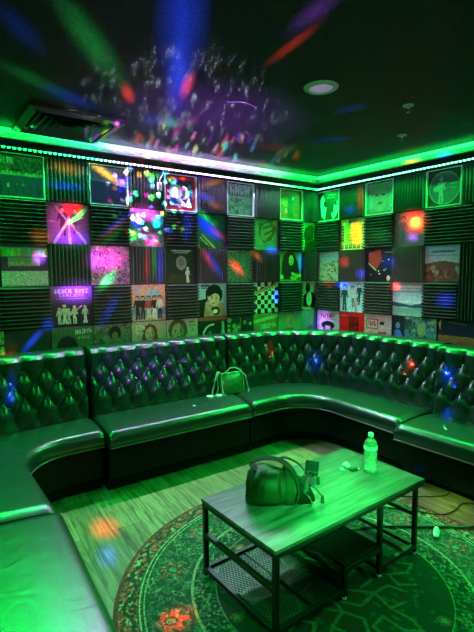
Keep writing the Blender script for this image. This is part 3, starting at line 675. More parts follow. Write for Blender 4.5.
# ---- left wall, top row
c = Cover((.10, .22, .12), seed=1).noise(.5, k=3).rect(0, .5, 1, 1, (.02, .03, .06))
c.dots(14, .07, [(.3, .3, .2), (.12, .2, .12)], 0, .3, 1, .7); [c.person(.12+.17*i, .98, .62, (.03, .05, .12), (.4, .3, .2)) for i in range(6)]; c.scr(.04, .06, .32, .14, (.6, .7, .6), 4)
cover('A', 10, 1, 'crowd group', 'framed album sleeve with a huddled dark band group at top left edge', c, True)
c = Cover((.28, .2, .3)).grad((.32, .24, .33), (.26, .16, .26), 0, .45).poly([(0, .38), (.6, .44), (1, .5), (1, 1), (0, 1)], (.035, .02, .07)).noise(.15, k=2)
cover('A', 8, 1, 'purple dusk', 'framed album sleeve showing a plain pale sky over dark violet ground', c, True)
c = Cover((.5, .02, .03)).rect(.09, .09, .91, .91, (.05, .05, .12)).dots(30, .05, [(.1, .2, .6), (.5, .1, .4), (.1, .5, .4), (.7, .6, .7)], .1, .1, .9, .9)
c.ell(.6, .48, .22, .2, (.7, .65, .75)).ell(.5, .46, .2, .21, (.15, .08, .2)).ell(.36, .46, .22, .22, WHT).line(.1, .1, .3, .32, .06, WHT).ell(.3, .72, .1, .1, (.03, .05, .2)).poly([(.62, .9), (.8, .58), (.86, .9)], (.6, .75, .75)).rect(.2, .82, .6, .88, (.6, .4, .6)).line(.5, .68, .68, .85, .06, WHT)
cover('A', 6, 1, 'red bordered', 'framed red bordered album sleeve with a large white globe on dark blue', c, True)
c = Cover((.12, .2, .15)).noise(.4, k=2).grad((.3, .3, .36), (.05, .16, .07), 0, .75).noise(.35, k=2)
c.scr(.12, .12, .8, .2, (.62, .62, .68), 4)
c.dots(18, .05, [(.03, .1, .04), (.1, .3, .12)], 0, .5, 1, 1)
cover('A', 4, 1, 'grey lettered', 'framed green grey album sleeve with large pale capitals across its top', c, True)
c = Cover((.42, .13, .05)).noise(.25, k=3).poly([(.08, .3), (.35, .22), (.4, .6), (.1, .5)], (.35, .3, .08)).poly([(.38, .98), (.36, .5), (.44, .12), (.6, .08), (.68, .3), (.6, .6), (.66, .98)], (.03, .1, .04)).ell(.53, .12, .1, .09, (.05, .16, .06)).ell(.62, .25, .05, .08, (.5, .4, .2)).ell(.3, .72, .05, .1, (.6, .4, .2))
cover('A', 2, 1, 'orange figure', 'framed orange brown album sleeve with one tall dark standing figure', c, True)
# ---- left wall, second row
c = Cover((.22, .13, .2)).grad((.22, .15, .2), (.2, .08, .32)).noise(.2, k=2).rect(.4, .04, .8, .35, (.45, .05, .06)).person(.36, .78, .68, K, SK).person(.66, .74, .62, (.06, .04, .1), SK)
c.line(.16, .96, .5, .42, .07, (.45, .42, .48)).line(.5, .42, .9, .96, .07, (.45, .42, .48)).line(.5, .35, .52, 1, .06, (.42, .38, .5)).line(.22, .1, .5, .48, .05, (.35, .32, .36))
c.line(.34, .64, .82, .18, .04, (.3, .75, .3)).line(.5, .5, .85, .32, .035, (.3, .7, .3)).line(.48, .46, .86, .24, .04, (.35, .75, .3)).ell(.76, .6, .12, .1, (.2, .16, .25)).rect(.08, .44, .17, .47, (.5, .45, .4))
cover('A', 9, 2, 'letter X pair', 'album sleeve of two figures behind crossed pale bars and green scrawl', c)
c = Cover((.3, .26, .36)).noise(.3, k=2).grad((.3, .33, .5), (.3, .14, .24), 0, .6).noise(.25, k=3).dots(26, .06, [(.5, .1, .25), (.2, .35, .45), (.55, .3, .4), (.1, .3, .15)], 0, .45, 1, 1)  # coloured dots paint the projector's light spots into the print
cover('A', 7, 2, 'pink abstract', 'album sleeve of blurred blue sky above pink, with painted light dots, no figures', c)
c = Cover((.1, .14, .18)).noise(.3, k=2).poly([(0, 0), (1, .5), (1, .9), (0, .3)], (.06, .07, .3)).ell(.62, .25, .13, .1, (.25, .3, .28)).dots(0, .1, [K])
for i in range(9): a = .35*i; c.ell(.2+.05*i, .62+.045*i, .05, .03, (.55, .6, .2), .8); c.ell(.13+.05*i, .7+.045*i, .04, .02, (.5, .6, .3), 2.)
c.poly([(.1, .78), (.5, .98), (.1, 1)], (.02, .08, .03))
cover('A', 5, 2, 'blue swirl', 'dark blue album sleeve with a curl of yellow leaf shapes at bottom', c)
c = Cover((.25, .3, .24)).noise(.2, k=3).poly([(.2, .15), (.75, .02), (.95, .3), (.7, .68), (.4, .78), (.22, .55)], (.05, .07, .04)).ell(.5, .42, .22, .3, (.28, .24, .15), .5).line(.4, .3, .72, .2, .07, K).line(.44, .5, .76, .36, .06, K).line(.52, .68, .72, .52, .05, (.1, .04, .03)).poly([(.3, 1), (.5, .7), (.95, .9), (1, 1)], (.15, .25, .4)).ell(.9, .1, .12, .1, (.5, .2, .15))
cover('A', 3, 2, 'tilted face', 'album sleeve filled by a dark tilted face with deep shadows', c)
c = Cover((.12, .5, .15)).ell(.45, .45, .3, .3, (.015, .1, .03)).ell(.55, .28, .25, .18, (.02, .13, .04)).poly([(.15, 1), (.25, .55), (.75, .5), (.85, 1)], (.012, .08, .025)).dots(6, .03, [(.1, .4, .12)], .2, .2, .8, .9)
cover('A', 1, 2, 'green silhouette', 'bright green album sleeve with a dark curly head silhouette by the corner', c)
# ---- left wall, third row
c = Cover((.2, .35, .25)).rect(0, 0, 1, .09, (.05, .05, .12)).rect(0, .09, 1, .34, (.2, .42, .14)).rect(0, .3, 1, .64, (.05, .02, .1)).rect(.15, .32, .82, .64, (.2, .3, .18)).text('PARTRIDGE', .0, .12, .98, .18, WHT, [(.8, .2, .05), (.1, .6, .15), (.7, .65, .1), (.5, .55, .1), (.5, .2, .5), (.4, .35, .6)])
for i in range(6): c.ell(.22+.11*i, .47+.03*(i % 2), .045, .05, SK); c.ell(.22+.11*i, .6, .09, .08, (.02, .03, .06))
c.rect(0, .64, 1, .97, (.35, .5, .4)).noise(.35, c.Y > .64)
cover('A', 10, 3, 'rainbow title', 'album sleeve with a rainbow capital title over a dark band photo', c)
c = Cover((.34, .2, .36)).noise(.4).dots(110, .028, [(.5, .3, .45), (.2, .12, .3), (.45, .35, .3), (.1, .06, .12), (.55, .42, .5)])
for i in range(12): c.ring(c.r.uniform(.1, .9), c.r.uniform(.1, .9), .05, .014, (.1, .05, .12))
cover('A', 8, 3, 'pink collage', 'pink album sleeve packed with a crowded collage of tiny faces', c)
c = Cover((.035, .03, .045)).noise(.3, k=2).rect(.2, .05, .8, .09, (.4, .4, .42)).rect(.26, .11, .74, .15, (.3, .3, .32)).rect(.3, .2, .72, .62, (.015, .015, .02)).ell(.5, .42, .17, .2, (.28, .22, .28)).ell(.5, .4, .1, .12, (.2, .15, .2)).poly([(0, 1), (.2, .72), (.7, .78), (1, 1)], (.07, .05, .04)).person(.7, .96, .42, (.5, .48, .5), (.5, .48, .5), (.6, .6, .6), (.5, .48, .5))
cover('A', 6, 3, 'white walker', 'near black album sleeve with an oval portrait and small white figure', c)
c = Cover((.12, .15, .15))
for i in range(44): a = 2*PI*i/44; c.line(.5, .52, .5+.75*math.cos(a), .52+.75*math.sin(a), .014, (.3, .33, .32) if i % 2 else (.05, .07, .07))
c.noise(.35).ell(.36, .44, .1, .09, (.5, .08, .06)).line(.36, .44, .7, .8, .07, (.4, .12, .1)).rect(.05, .03, .4, .07, (.4, .4, .4))
cover('A', 4, 3, 'radial burst', 'grey album sleeve with fine lines bursting outward from a red centre', c)
c = Cover((.14, .3, .12)).ell(.48, .3, .3, .3, (.015, .03, .015)).poly([(.1, .95), (.15, .35), (.85, .3), (.95, .95)], (.012, .03, .014)).ell(.55, .3, .11, .17, (.5, .55, .25)).ell(.5, .27, .02, .015, K).ell(.6, .27, .02, .015, K).ell(.55, .4, .04, .02, (.3, .1, .05)).dots(14, .05, [(.5, .6, .15), (.35, .45, .1)], .55, .72, .95, .95).dots(5, .06, [(.4, .55, .15)], .02, .8, .25, .98)
cover('A', 2, 3, 'dark haired', 'green album sleeve of a long dark haired person with pale flowers', c)
# ---- left wall, fourth row
c = Cover((.02, .012, .03)).grad((.26, .12, .42), (.008, .008, .012), 0, .55).text('BEACH BOYS', .1, .07, .8, .11, (.62, .55, .66)).text('CONCERT', .2, .2, .6, .07, (.5, .25, .35)).rect(.12, .3, .88, .33, (.3, .22, .34))
for x, h in ((.2, .4), (.32, .48), (.42, .38), (.56, .44), (.82, .44)): c.person(x, .93, h, (.42, .5, .42), (.6, .5, .4), (.5, .6, .52), (.35, .3, .25))
c.line(.5, .68, .74, .5, .03, (.5, .5, .4)).line(.26, .66, .44, .72, .03, (.4, .4, .35))
cover('A', 9, 4, 'five musicians', 'purple black album sleeve titled in pale capitals above a playing band', c)
c = Cover((.5, .3, .24)).grad((.42, .32, .34), (.55, .3, .2), 0, .5).dots(14, .12, [(.3, .38, .5), (.52, .34, .28), (.6, .4, .25)], 0, 0, 1, .4).rect(0, .66, 1, .86, (.2, .26, .42)).rect(0, .84, 1, 1, (.5, .34, .38))
for x, t, l in ((.18, (.03, .03, .05), (.03, .03, .04)), (.33, (.05, .02, .03), (.1, .02, .03)), (.5, (.4, .1, .1), (.6, .5, .5)), (.67, (.04, .03, .06), (.65, .62, .62)), (.83, (.6, .55, .55), (.05, .05, .07))): c.person(x, .93, .62, t, SK, l)
cover('A', 7, 4, 'five standing men', 'orange and blue album sleeve with five people standing in a row', c)
c = Cover((.3, .48, .55)).poly([(.7, 0), (1, 0), (1, 1), (.8, 1)], (.25, .45, .5)).rect(.1, .04, .4, .1, (.1, .1, .2)).rect(.1, .12, .32, .16, (.1, .1, .2)).poly([(0, .5), (.3, .45), (.35, 1), (0, 1)], (.02, .015, .03)).poly([(.2, 1), (.25, .6), (.9, .6), (.95, 1)], (.42, .26, .2)).ell(.56, .34, .3, .3, K).ell(.55, .46, .2, .24, (.62, .44, .34), -.4).poly([(.3, .2), (.75, .08), (.85, .4), (.6, .3), (.36, .42)], K)
c.ell(.48, .42, .035, .02, K).ell(.64, .45, .035, .02, K).ell(.53, .6, .05, .02, (.4, .1, .1)).ell(.6, .84, .16, .13, K).ell(.6, .85, .09, .06, WHT).line(.3, .62, .5, .95, .1, (.5, .34, .26))
cover('A', 5, 4, 'chin on hand', 'pale blue album sleeve of a black haired person resting chin on hand', c)
c = Cover((.6, .66, .62)); k = ((np.floor(c.X*7)+np.floor(c.Y*7)) % 2 == 1); c.put(k, K); c.line(.06, .36, .96, .1, .11, (.5, .5, .42))
for i in range(8): c.line(.1+.11*i, .36-.032*i, .15+.11*i, .24-.032*i, .035, (.5, .08, .06)); c.line(.15+.11*i, .24-.032*i, .18+.11*i, .33-.032*i, .03, (.5, .08, .06))
cover('A', 3, 4, 'chequered', 'black and white chequerboard album sleeve with red script', c)
c = Cover((.35, .42, .34)).poly([(.1, .95), (.1, .5), (.35, .38), (.8, .4), (.95, .6), (.9, .95)], (.012, .02, .014)).ell(.42, .22, .15, .18, (.012, .015, .012)).ell(.5, .62, .18, .24, (.5, .6, .5)).rect(.05, .9, .6, .94, (.5, .5, .4))
cover('A', 1, 4, 'white shirt', 'pale album sleeve of a dark figure in a white shirt by the corner', c)
# ---- left wall, bottom row
c = Cover((.3, .5, .2)).noise(.5, k=4).rect(.4, .3, 1, .36, K).rect(.5, .6, 1, .66, K).rect(.85, 0, .88, 1, K)
cover('A', 11, 5, 'bright green', 'bright green lined album sleeve just showing at the left frame edge', c)
c = Cover((.035, .055, .05)).noise(.15, k=3)
cover('A', 10, 5, 'plain dark', 'plain dark green album sleeve without picture in the bottom row', c)
c = Cover((.1, .16, .13)).noise(.15, k=3).grad((.1, .16, .13), (.3, .36, .3), .3, 1.).rect(0, 0, 1, 1, (.08, .2, .14), .4).ell(.36, .55, .26, .32, (.02, .03, .03)).poly([(.12, 1), (.2, .6), (.6, .6), (.7, 1)], (.02, .03, .03)).scr(.55, .1, .42, .1, (.55, .6, .5), 7, .04).scr(.62, .26, .3, .05, (.4, .45, .35), 6)
cover('A', 9, 5, 'black profile', 'dark teal album sleeve with a black head profile and small white script', c)
c = Cover((.16, .19, .14)).noise(.35, k=3).dots(25, .04, [(.2, .3, .18), (.1, .12, .08)], 0, .1, .4, .9).ell(.55, .24, .17, .17, (.02, .02, .018)).ell(.55, .32, .08, .11, (.28, .19, .13)).poly([(.35, 1), (.42, .52), (.7, .52), (.85, 1)], (.1, .12, .09))
cover('A', 8, 5, 'seated afro', 'grey green album sleeve of a person with round dark hair outdoors', c)
c = Cover((.52, .38, .36)).noise(.06).face(.52, .34, .17, SKL, (.35, .06, .05), (.42, .07, .07), True).scr(.1, .1, .28, .12, (.7, .64, .62), 5).scr(.1, .28, .24, .06, (.66, .58, .56), 5)
cover('A', 7, 5, 'red haired', 'pink album sleeve of a red haired person in a red top', c)
c = Cover((.48, .42, .4)).face(.36, .36, .24, (.5, .36, .28), (.16, .11, .07), (.4, .33, .3)).rect(.72, .08, .92, .12, (.3, .2, .2)).rect(.74, .18, .94, .22, (.3, .2, .2)).scr(.76, .28, .14, .1, (.3, .2, .2), 2).noise(.05)
cover('A', 6, 5, 'pale portrait', 'pale grey album sleeve with a large brown haired face', c)
c = Cover((.03, .045, .04)).rect(0, 0, 1, .1, (.42, .12, .08))
for i in range(15): a = PI*.75+i*.17; c.ell(.52+.34*math.cos(a), .55+.32*math.sin(a), .03, .03, (.66, .68, .6))
for i in range(9): a = PI*.7+i*.22; c.line(.55, .6, .55+.24*math.cos(a), .6+.24*math.sin(a), .02, (.3, .35, .28))
c.poly([(.82, .15), (.9, .15), (.95, .9), (.8, .9)], (.45, .5, .42))
cover('A', 5, 5, 'beaded arc', 'dark album sleeve with a white beaded arc below a red band', c)
c = Cover((.05, .09, .06)).noise(.5, k=3).dots(9, .06, [(.3, .4, .28), (.4, .42, .3)], .05, .1, .45, .6).person(.66, .95, .8, (.015, .03, .02), SK).person(.88, .95, .75, (.02, .04, .03), SKL).line(.5, .1, .45, .8, .03, (.4, .3, .2))
cover('A', 4, 5, 'suited figures', 'dark green album sleeve with two suited figures and pale blossoms', c)
c = Cover((.42, .26, .12)).noise(.2, k=3).poly([(0, .2), (1, .05), (1, .15), (0, .32)], (.6, .5, .3)).poly([(.1, .5), (1, .35), (1, .5), (.1, .65)], (.55, .25, .1)).ell(.65, .95, .3, .22, (.03, .05, .03)).ring(.65, .95, .25, .03, (.5, .6, .4)).scr(.3, .36, .6, .14, (.5, .6, .45), 7, .06)
cover('A', 3, 5, 'orange script', 'orange album sleeve with slanted script over a dark wheel', c)
c = Cover((.12, .42, .26)).face(.48, .3, .15, SKL, (.5, .36, .16), (.45, .17, .1), True)
cover('A', 2, 5, 'blonde', 'sea green album sleeve of a blonde person in an orange top', c)
c = Cover((.1, .36, .3)).grad((.12, .38, .28), (.08, .3, .34)).poly([(.15, .75), (.4, .58), (.7, .52), (.85, .75)], (.05, .15, .28)).rect(0, .78, 1, 1, (.06, .25, .26))
cover('A', 1, 5, 'teal boat', 'plain teal album sleeve with one small blue shape by the corner', c)
# ---- right wall, top row
c = Cover((.02, .06, .04)).poly([(.08, .25), (.2, .08), (.3, .25), (.28, .5), (.38, .55), (.3, .98), (.15, .85), (.1, .55)], (.5, .58, .66)).poly([(.95, .3), (.75, .45), (.72, .7), (.6, .8), (.68, .98), (.8, .9), (.95, .7)], (.55, .65, .55)).ell(.3, .4, .06, .1, K).ell(.82, .45, .05, .06, K).rect(.45, .1, .8, .13, (.3, .4, .3)).rect(.4, .2, .75, .22, (.2, .35, .2))
cover('B', 0, 1, 'two half lit faces', 'framed dark album sleeve with two half lit white faces at the corner', c, True)
c = Cover((.3, .26, .32)).noise(.12, k=2).ell(.5, .5, .3, .42, (.38, .3, .33)).ell(.08, .6, .16, .25, (.3, .36, .48)).ell(.95, .6, .14, .25, (.3, .36, .48)).ell(.5, .66, .11, .05, (.4, .12, .18)).ell(.37, .4, .07, .03, K).ell(.63, .4, .07, .03, K).ell(.5, .12, .3, .14, (.14, .3, .14)).line(.5, .42, .52, .56, .03, (.28, .2, .22)).rect(.1, .92, .9, 1, (.35, .14, .12))
cover('B', 2, 1, 'close-up face', 'framed mauve album sleeve filled by a face between two pale discs', c, True)
c = Cover((.05, .06, .03)).ell(.5, .5, .46, .46, (.13, .15, .2)).ring(.5, .5, .46, .012, (.35, .35, .38)).person(.4, .9, .72, (.34, .36, .42), (.4, .4, .42), (.3, .34, .4), (.3, .3, .34)).ell(.28, .5, .12, .09, (.3, .34, .4)).line(.28, .5, .56, .34, .035, (.4, .42, .46)).rect(.66, .38, .88, .43, (.3, .32, .36)).rect(.68, .5, .86, .53, (.22, .25, .3)).noise(.12)
cover('B', 4, 1, 'round disc', 'framed dark album sleeve with a grey disc and guitar player', c, True)
# ---- right wall, second row
c = Cover((.72, .58, .16)).rect(.2, .16, .8, .78, (.66, .5, .06)).rect(.32, .01, .7, .14, (.25, .28, .2)).text('ELVIS', .34, .02, .34, .11, (.05, .06, .16))
for i in range(6): c.rect(.03+.165*i, .82, .13+.165*i, .96, (.12, .1, .09)); c.ell(.08+.165*i, .87, .03, .04, SKL)
for y in (.22, .4, .58): c.rect(.03, y, .15, y+.14, (.1, .09, .08)); c.ell(.09, y+.06, .03, .05, SKL); c.rect(.85, y, .97, y+.14, (.1, .09, .08)); c.ell(.91, y+.06, .03, .05, SKL)
for y in (.28, .38, .48, .58, .68): c.rect(.3, y, .7, y+.03, (.45, .3, .05))
cover('B', 1, 2, 'yellow portrait-bordered', 'yellow album sleeve bordered by small portraits under a short dark title', c)
c = Cover((.2, .22, .18)).noise(.25, k=3).grad((.28, .22, .2), (.12, .14, .14), 0, 1).noise(.2, k=2).person(.3, .92, .8, (.08, .12, .12), (.2, .24, .2), (.1, .12, .14)).ell(.7, .35, .22, .2, (.5, .25, .22))  # last ellipse paints the projected red light spot into the print
cover('B', 3, 2, 'grey with red glow', 'grey green album sleeve with a standing figure beside a painted red light spot', c)
# ---- right wall, third row
c = Cover((.35, .38, .4)).rect(0, 0, 1, .3, (.3, .42, .52)).rect(.1, .05, .9, .12, (.45, .5, .55)).dots(150, .035, [(.5, .32, .2), (.15, .2, .12), (.55, .45, .3), (.2, .1, .08), (.3, .35, .25)], 0, .32, 1, 1)
cover('B', 0, 3, 'crowd field', 'album sleeve of a large crowd outdoors beneath a blue grey sky', c)
c = Cover((.012, .01, .02)).poly([(.12, .12), (.55, .02), (.62, .35), (.42, .62), (.12, .42)], (.42, .06, .05)).line(.12, .44, .4, .66, .035, (.5, .45, .45)).dots(9, .022, [(.6, .55, .55)], .2, .3, .9, .9).ell(.85, .9, .06, .08, (.6, .5, .5)).rect(.7, .1, .95, .13, (.4, .4, .5))
cover('B', 2, 3, 'red shape', 'black album sleeve with a tilted red shape and white flecks', c)
c = Cover((.36, .48, .55)).grad((.28, .42, .55), (.5, .45, .5), 0, .5).rect(.22, .14, .85, .2, (.15, .12, .2)).rect(.15, .26, .92, .29, (.2, .22, .3)).poly([(0, .5), (.3, .44), (.6, .43), (1, .5), (1, 1), (0, 1)], (.2, .09, .05)).dots(60, .035, [(.34, .2, .1), (.12, .05, .03), (.45, .33, .22), (.25, .08, .06)], 0, .55, 1, .98, 1.6)
cover('B', 4, 3, 'brown hill', 'album sleeve of a red brown hill full of people under pale sky', c)
# ---- right wall, fourth row
c = Cover((.3, .52, .66)).grad((.28, .46, .62), (.45, .6, .66)).person(.2, .95, .84, (.03, .09, .06), SKL, (.05, .12, .08)).person(.52, .82, .66, (.5, .5, .42), SKL, (.2, .22, .2), lean=.06).person(.8, .72, .66, (.03, .07, .06), SKL, (.03, .06, .05), lean=-.05).person(.68, .98, .44, (.5, .34, .3), SKL, (.4, .36, .3))
cover('B', 1, 4, 'leaping group', 'light blue album sleeve with four people leaping and leaning', c)
c = Cover((.35, .5, .5)).rect(0, 0, 1, .3, (.26, .28, .3)).rect(.06, .1, .94, .16, (.45, .45, .46)).rect(.1, .2, .9, .25, (.4, .42, .42)).grad((.3, .45, .55), (.55, .7, .66), .3, .62).poly([(0, .58), (.6, .68), (1, .6), (1, .76), (0, .72)], (.04, .14, .16)).grad((.2, .42, .36), (.35, .55, .45), .76, 1.)
cover('B', 3, 4, 'sea horizon', 'teal album sleeve of a sea horizon below a grey lettered band', c)
# ---- right wall, bottom row
c = Cover((.62, .58, .66)).scr(.18, .1, .66, .15, (.4, .02, .05), 7).rect(.4, .28, .9, .31, (.4, .05, .1)).ell(.5, .5, .3, .14, (.015, .012, .02)).ell(.5, .72, .22, .26, (.02, .015, .02)).rect(.38, .52, .62, .85, (.5, .46, .46)).noise(.1, (c.Y > .52) & (abs(c.X-.5) < .12)).dots(6, .02, [(.1, .1, .3)], .05, .4, .25, .8)
cover('B', 0, 5, 'black hat', 'white album sleeve of a black hatted head under red title letters', c)
c = Cover((.72, .012, .02)).rect(.4, .14, .78, .98, (.12, .01, .012)).scr(.45, .2, .3, .16, (.5, .02, .02), 3).scr(.45, .44, .3, .16, (.5, .02, .02), 3).scr(.45, .68, .3, .16, (.5, .02, .02), 3).rect(.06, .1, .3, .13, (.8, .3, .3)).noise(.15, (abs(c.X-.59) < .19) & (c.Y > .14))
cover('B', 1, 5, 'solid red', 'solid bright red album sleeve with a dark block of lettering', c)
c = Cover((.56, .42, .4)).rect(.08, .14, .52, .46, (.4, .1, .08)).rect(.11, .18, .49, .42, (.6, .5, .35)).scr(.14, .22, .32, .16, (.3, .05, .04), 4).ell(.66, .34, .08, .1, SKL).ell(.66, .27, .09, .06, DK).poly([(.45, 1), (.52, .55), (.82, .52), (.9, 1)], (.5, .06, .07)).line(.2, 1, .5, .62, .04, (.3, .1, .1)).dots(8, .03, [(.35, .12, .12), (.2, .1, .1)], .05, .55, .4, .95)
cover('B', 2, 5, 'pink comic', 'pale pink comic style album sleeve with a boxed title', c)
c = Cover((.02, .04, .05)).ell(.2, .28, .07, .1, (.2, .3, .4)).poly([(.08, 1), (.1, .42), (.3, .4), (.42, .7), (.44, 1)], (.12, .24, .6)).line(.3, .42, .62, .95, .05, (.01, .01, .02)).ell(.18, .66, .04, .06, (.4, .3, .4))
cover('B', 3, 5, 'blue jacket', 'dark album sleeve of a figure in a blue jacket, half covered by its neighbour', c, du=.0)
c = Cover((.1, .22, .18)).noise(.6, k=4).dots(40, .07, [(.12, .35, .25), (.04, .1, .08), (.35, .42, .25), (.1, .25, .35)]).ell(.55, .35, .14, .2, (.3, .4, .2))
cover('B', 4, 5, 'green painterly', 'green painterly mottled album sleeve overlapping a darker one', c, du=-.18)
c = Cover((.3, .14, .06)).rect(0, 0, 1, .42, (.012, .018, .05)).line(.3, .06, .8, .1, .02, (.25, .25, .3)).grad((.36, .18, .07), (.16, .07, .03), .42, 1.).noise(.2, c.Y > .42, 2).poly([(0, .1), (.1, .0), (.06, .3)], (.5, .4, .1)).rect(.05, .75, .95, .79, (.08, .04, .02))
cover('B', 5, 5, 'brown plain', 'album sleeve of brown land under a near black sky at far right', c, du=-.175)

def cover_mesh(name, c, w, h, parent=None, d=.004):
    n = c.n; m = MB()
    xs = np.linspace(-w/2, w/2, n+1); zs = np.linspace(h/2, -h/2, n+1)
    v = [(x, -d, z) for z in zs for x in xs]; f = [(i*(n+1)+j, (i+1)*(n+1)+j, (i+1)*(n+1)+j+1, i*(n+1)+j+1) for i in range(n) for j in range(n)]
    o = len(v); v += [(x, 0, z) for z in (h/2, -h/2) for x in (-w/2, w/2)]
    a, b, cc, dd = 0, n, (n+1)*n, (n+1)*n+n
    f += [(o, o+1, o+3, o+2), (a, o, o+2, cc), (b, dd, o+3, o+1), (a, b, o+1, o), (cc, o+2, o+3, dd)]
    me = bpy.data.meshes.new(name); me.from_pydata(v, [], f)
    me.materials.append(M['print']); me.materials.append(M['sleeve_edge'])
    me.polygons.foreach_set('material_index', [0]*(n*n)+[1]*5)
    col = me.color_attributes.new('print', 'FLOAT_COLOR', 'CORNER')
    I = np.clip(c.I**1.3*1.15, 0, .85).reshape(-1, 3); q = np.ones((len(me.loops), 4), np.float32)
    q[:n*n*4, :3] = np.repeat(I, 4, axis=0); col.data.foreach_set('color', q.ravel())
    me.update(); ob = bpy.data.objects.new(name, me); COL.objects.link(ob)
    if parent: ob.parent = parent
    return ob
def cell(wall, col, row):
    if wall == 'A':
        u1 = 0 if col == 1 else FIRSTW+(col-2)*COLW; u0 = FIRSTW+(col-1)*COLW; return -u0, -u1
    return OFFB+col*COLB, OFFB+(col+1)*COLB
def put_on_wall(o, wall, x, z, d=.001):
    if wall == 'A': o.location = (x, -d, z)
    else: o.location = on_b(x, d, z); o.rotation_euler = (0, 0, RB)
NAMES = {}
for (wall, col, row, short, label, c, framed, du, width) in CV:
    NAMES[wall, col, row] = short; c.noise(.14, k=2).noise(.12)
    x0, x1 = cell(wall, col, row); x0 += du; x1 += du; w = x1-x0-.006
    x = (x0+x1)/2; z = ROW_TOP-(row-.5)*ROW_H; lift = .001
    if (wall, col, row) == ('B', 4, 5): lift = .007
    if (wall, col, row) == ('B', 5, 5): lift = .001
    h = ROW_H-.006
    grp = 'record sleeves chequered over both walls'
    if framed:
        t = thing('record_sleeve', label, 'album cover', (0, 0, 0), 0, grp); put_on_wall(t, wall, x, z, .001)
        cover_mesh('sleeve', c, w-.022, h-.022, t, .006)
        m = MB(); e = .008; D = .028
        m.box(-w/2, w/2, -D, 0, -h/2, -h/2+e); m.box(-w/2, w/2, -D, 0, h/2-e*.5, h/2)
        m.box(-w/2, -w/2+e, -D, 0, -h/2+e, h/2-e*.5); m.box(w/2-e, w/2, -D, 0, -h/2+e, h/2-e*.5)
        m.build('display_frame', M['frame'], t)
    else:
        o = cover_mesh('record_sleeve', c, w, h, None, .004); put_on_wall(o, wall, x, z, lift); tag(o, label, 'album cover', grp)
def foam(w, h, vertical, label, wall, x, z):
    m = MB(); n = max(4, round((w if vertical else h)/.0283)); L = w if vertical else h
    prof = [(-L/2, -.001)]; p = L/n
    for i in range(n):
        a = -L/2+i*p; prof += [(a+p*.0, -.005), (a+p*.35, -.045), (a+p*.42, -.050), (a+p*.5, -.0515), (a+p*.58, -.050), (a+p*.65, -.045)]
    prof += [(L/2, -.012), (L/2, -.001)]
    K2 = (h if vertical else w)/2
    if vertical: m.strip([[(a, y, -K2) for a, y in prof], [(a, y, K2) for a, y in prof]])
    else: m.strip([[(-K2, y, -a) for a, y in prof], [(K2, y, -a) for a, y in prof]])
    o = m.build('foam_tile', M['foam']); put_on_wall(o, wall, x, z, .0); tag(o, label, 'acoustic foam panel', 'ridged foam tiles between the record sleeves')
ROWN = {1: 'top', 2: 'second', 3: 'third', 4: 'fourth'}
for wall, cols in (('A', range(1, 12)), ('B', range(0, 6))):
    for col in cols:
        for row in (1, 2, 3, 4):
            if (wall, col, row) in NAMES or (col == 11 and row != 4): continue
            l, r = (NAMES.get((wall, col+1, row)), NAMES.get((wall, col-1, row))) if wall == 'A' else (NAMES.get((wall, col-1, row)), NAMES.get((wall, col+1, row)))
            if wall == 'A' and col == 1: r = NAMES.get(('B', 0, row))
            if wall == 'B' and col == 0: l = NAMES.get(('A', 1, row))
            vert = row in (1, 3) or (wall == 'B' and col == 5 and row == 4)
            d = 'upright' if vert else 'level'
            if l and r: lab = f'{ROWN[row]} row foam tile, {d} ridges, between {l} and {r} sleeves'
            elif col == 11: lab = 'leftmost sliver of foam tile with level ridges beside another foam tile'
            elif l: lab = f'{ROWN[row]} row foam tile, {d} ridges, right of the {l} sleeve'
            elif r: lab = f'{ROWN[row]} row foam tile, {d} ridges, left of the {r} sleeve'
            else: lab = f'{ROWN[row]} row foam tile, {d} ridges, at the right edge beside another foam tile'
            x0, x1 = cell(wall, col, row)
            if wall == 'A' and col == 1: x1 = -.012
            foam(x1-x0-.004, ROW_H-.004, vert, lab, wall, (x0+x1)/2, ROW_TOP-(row-.5)*ROW_H)

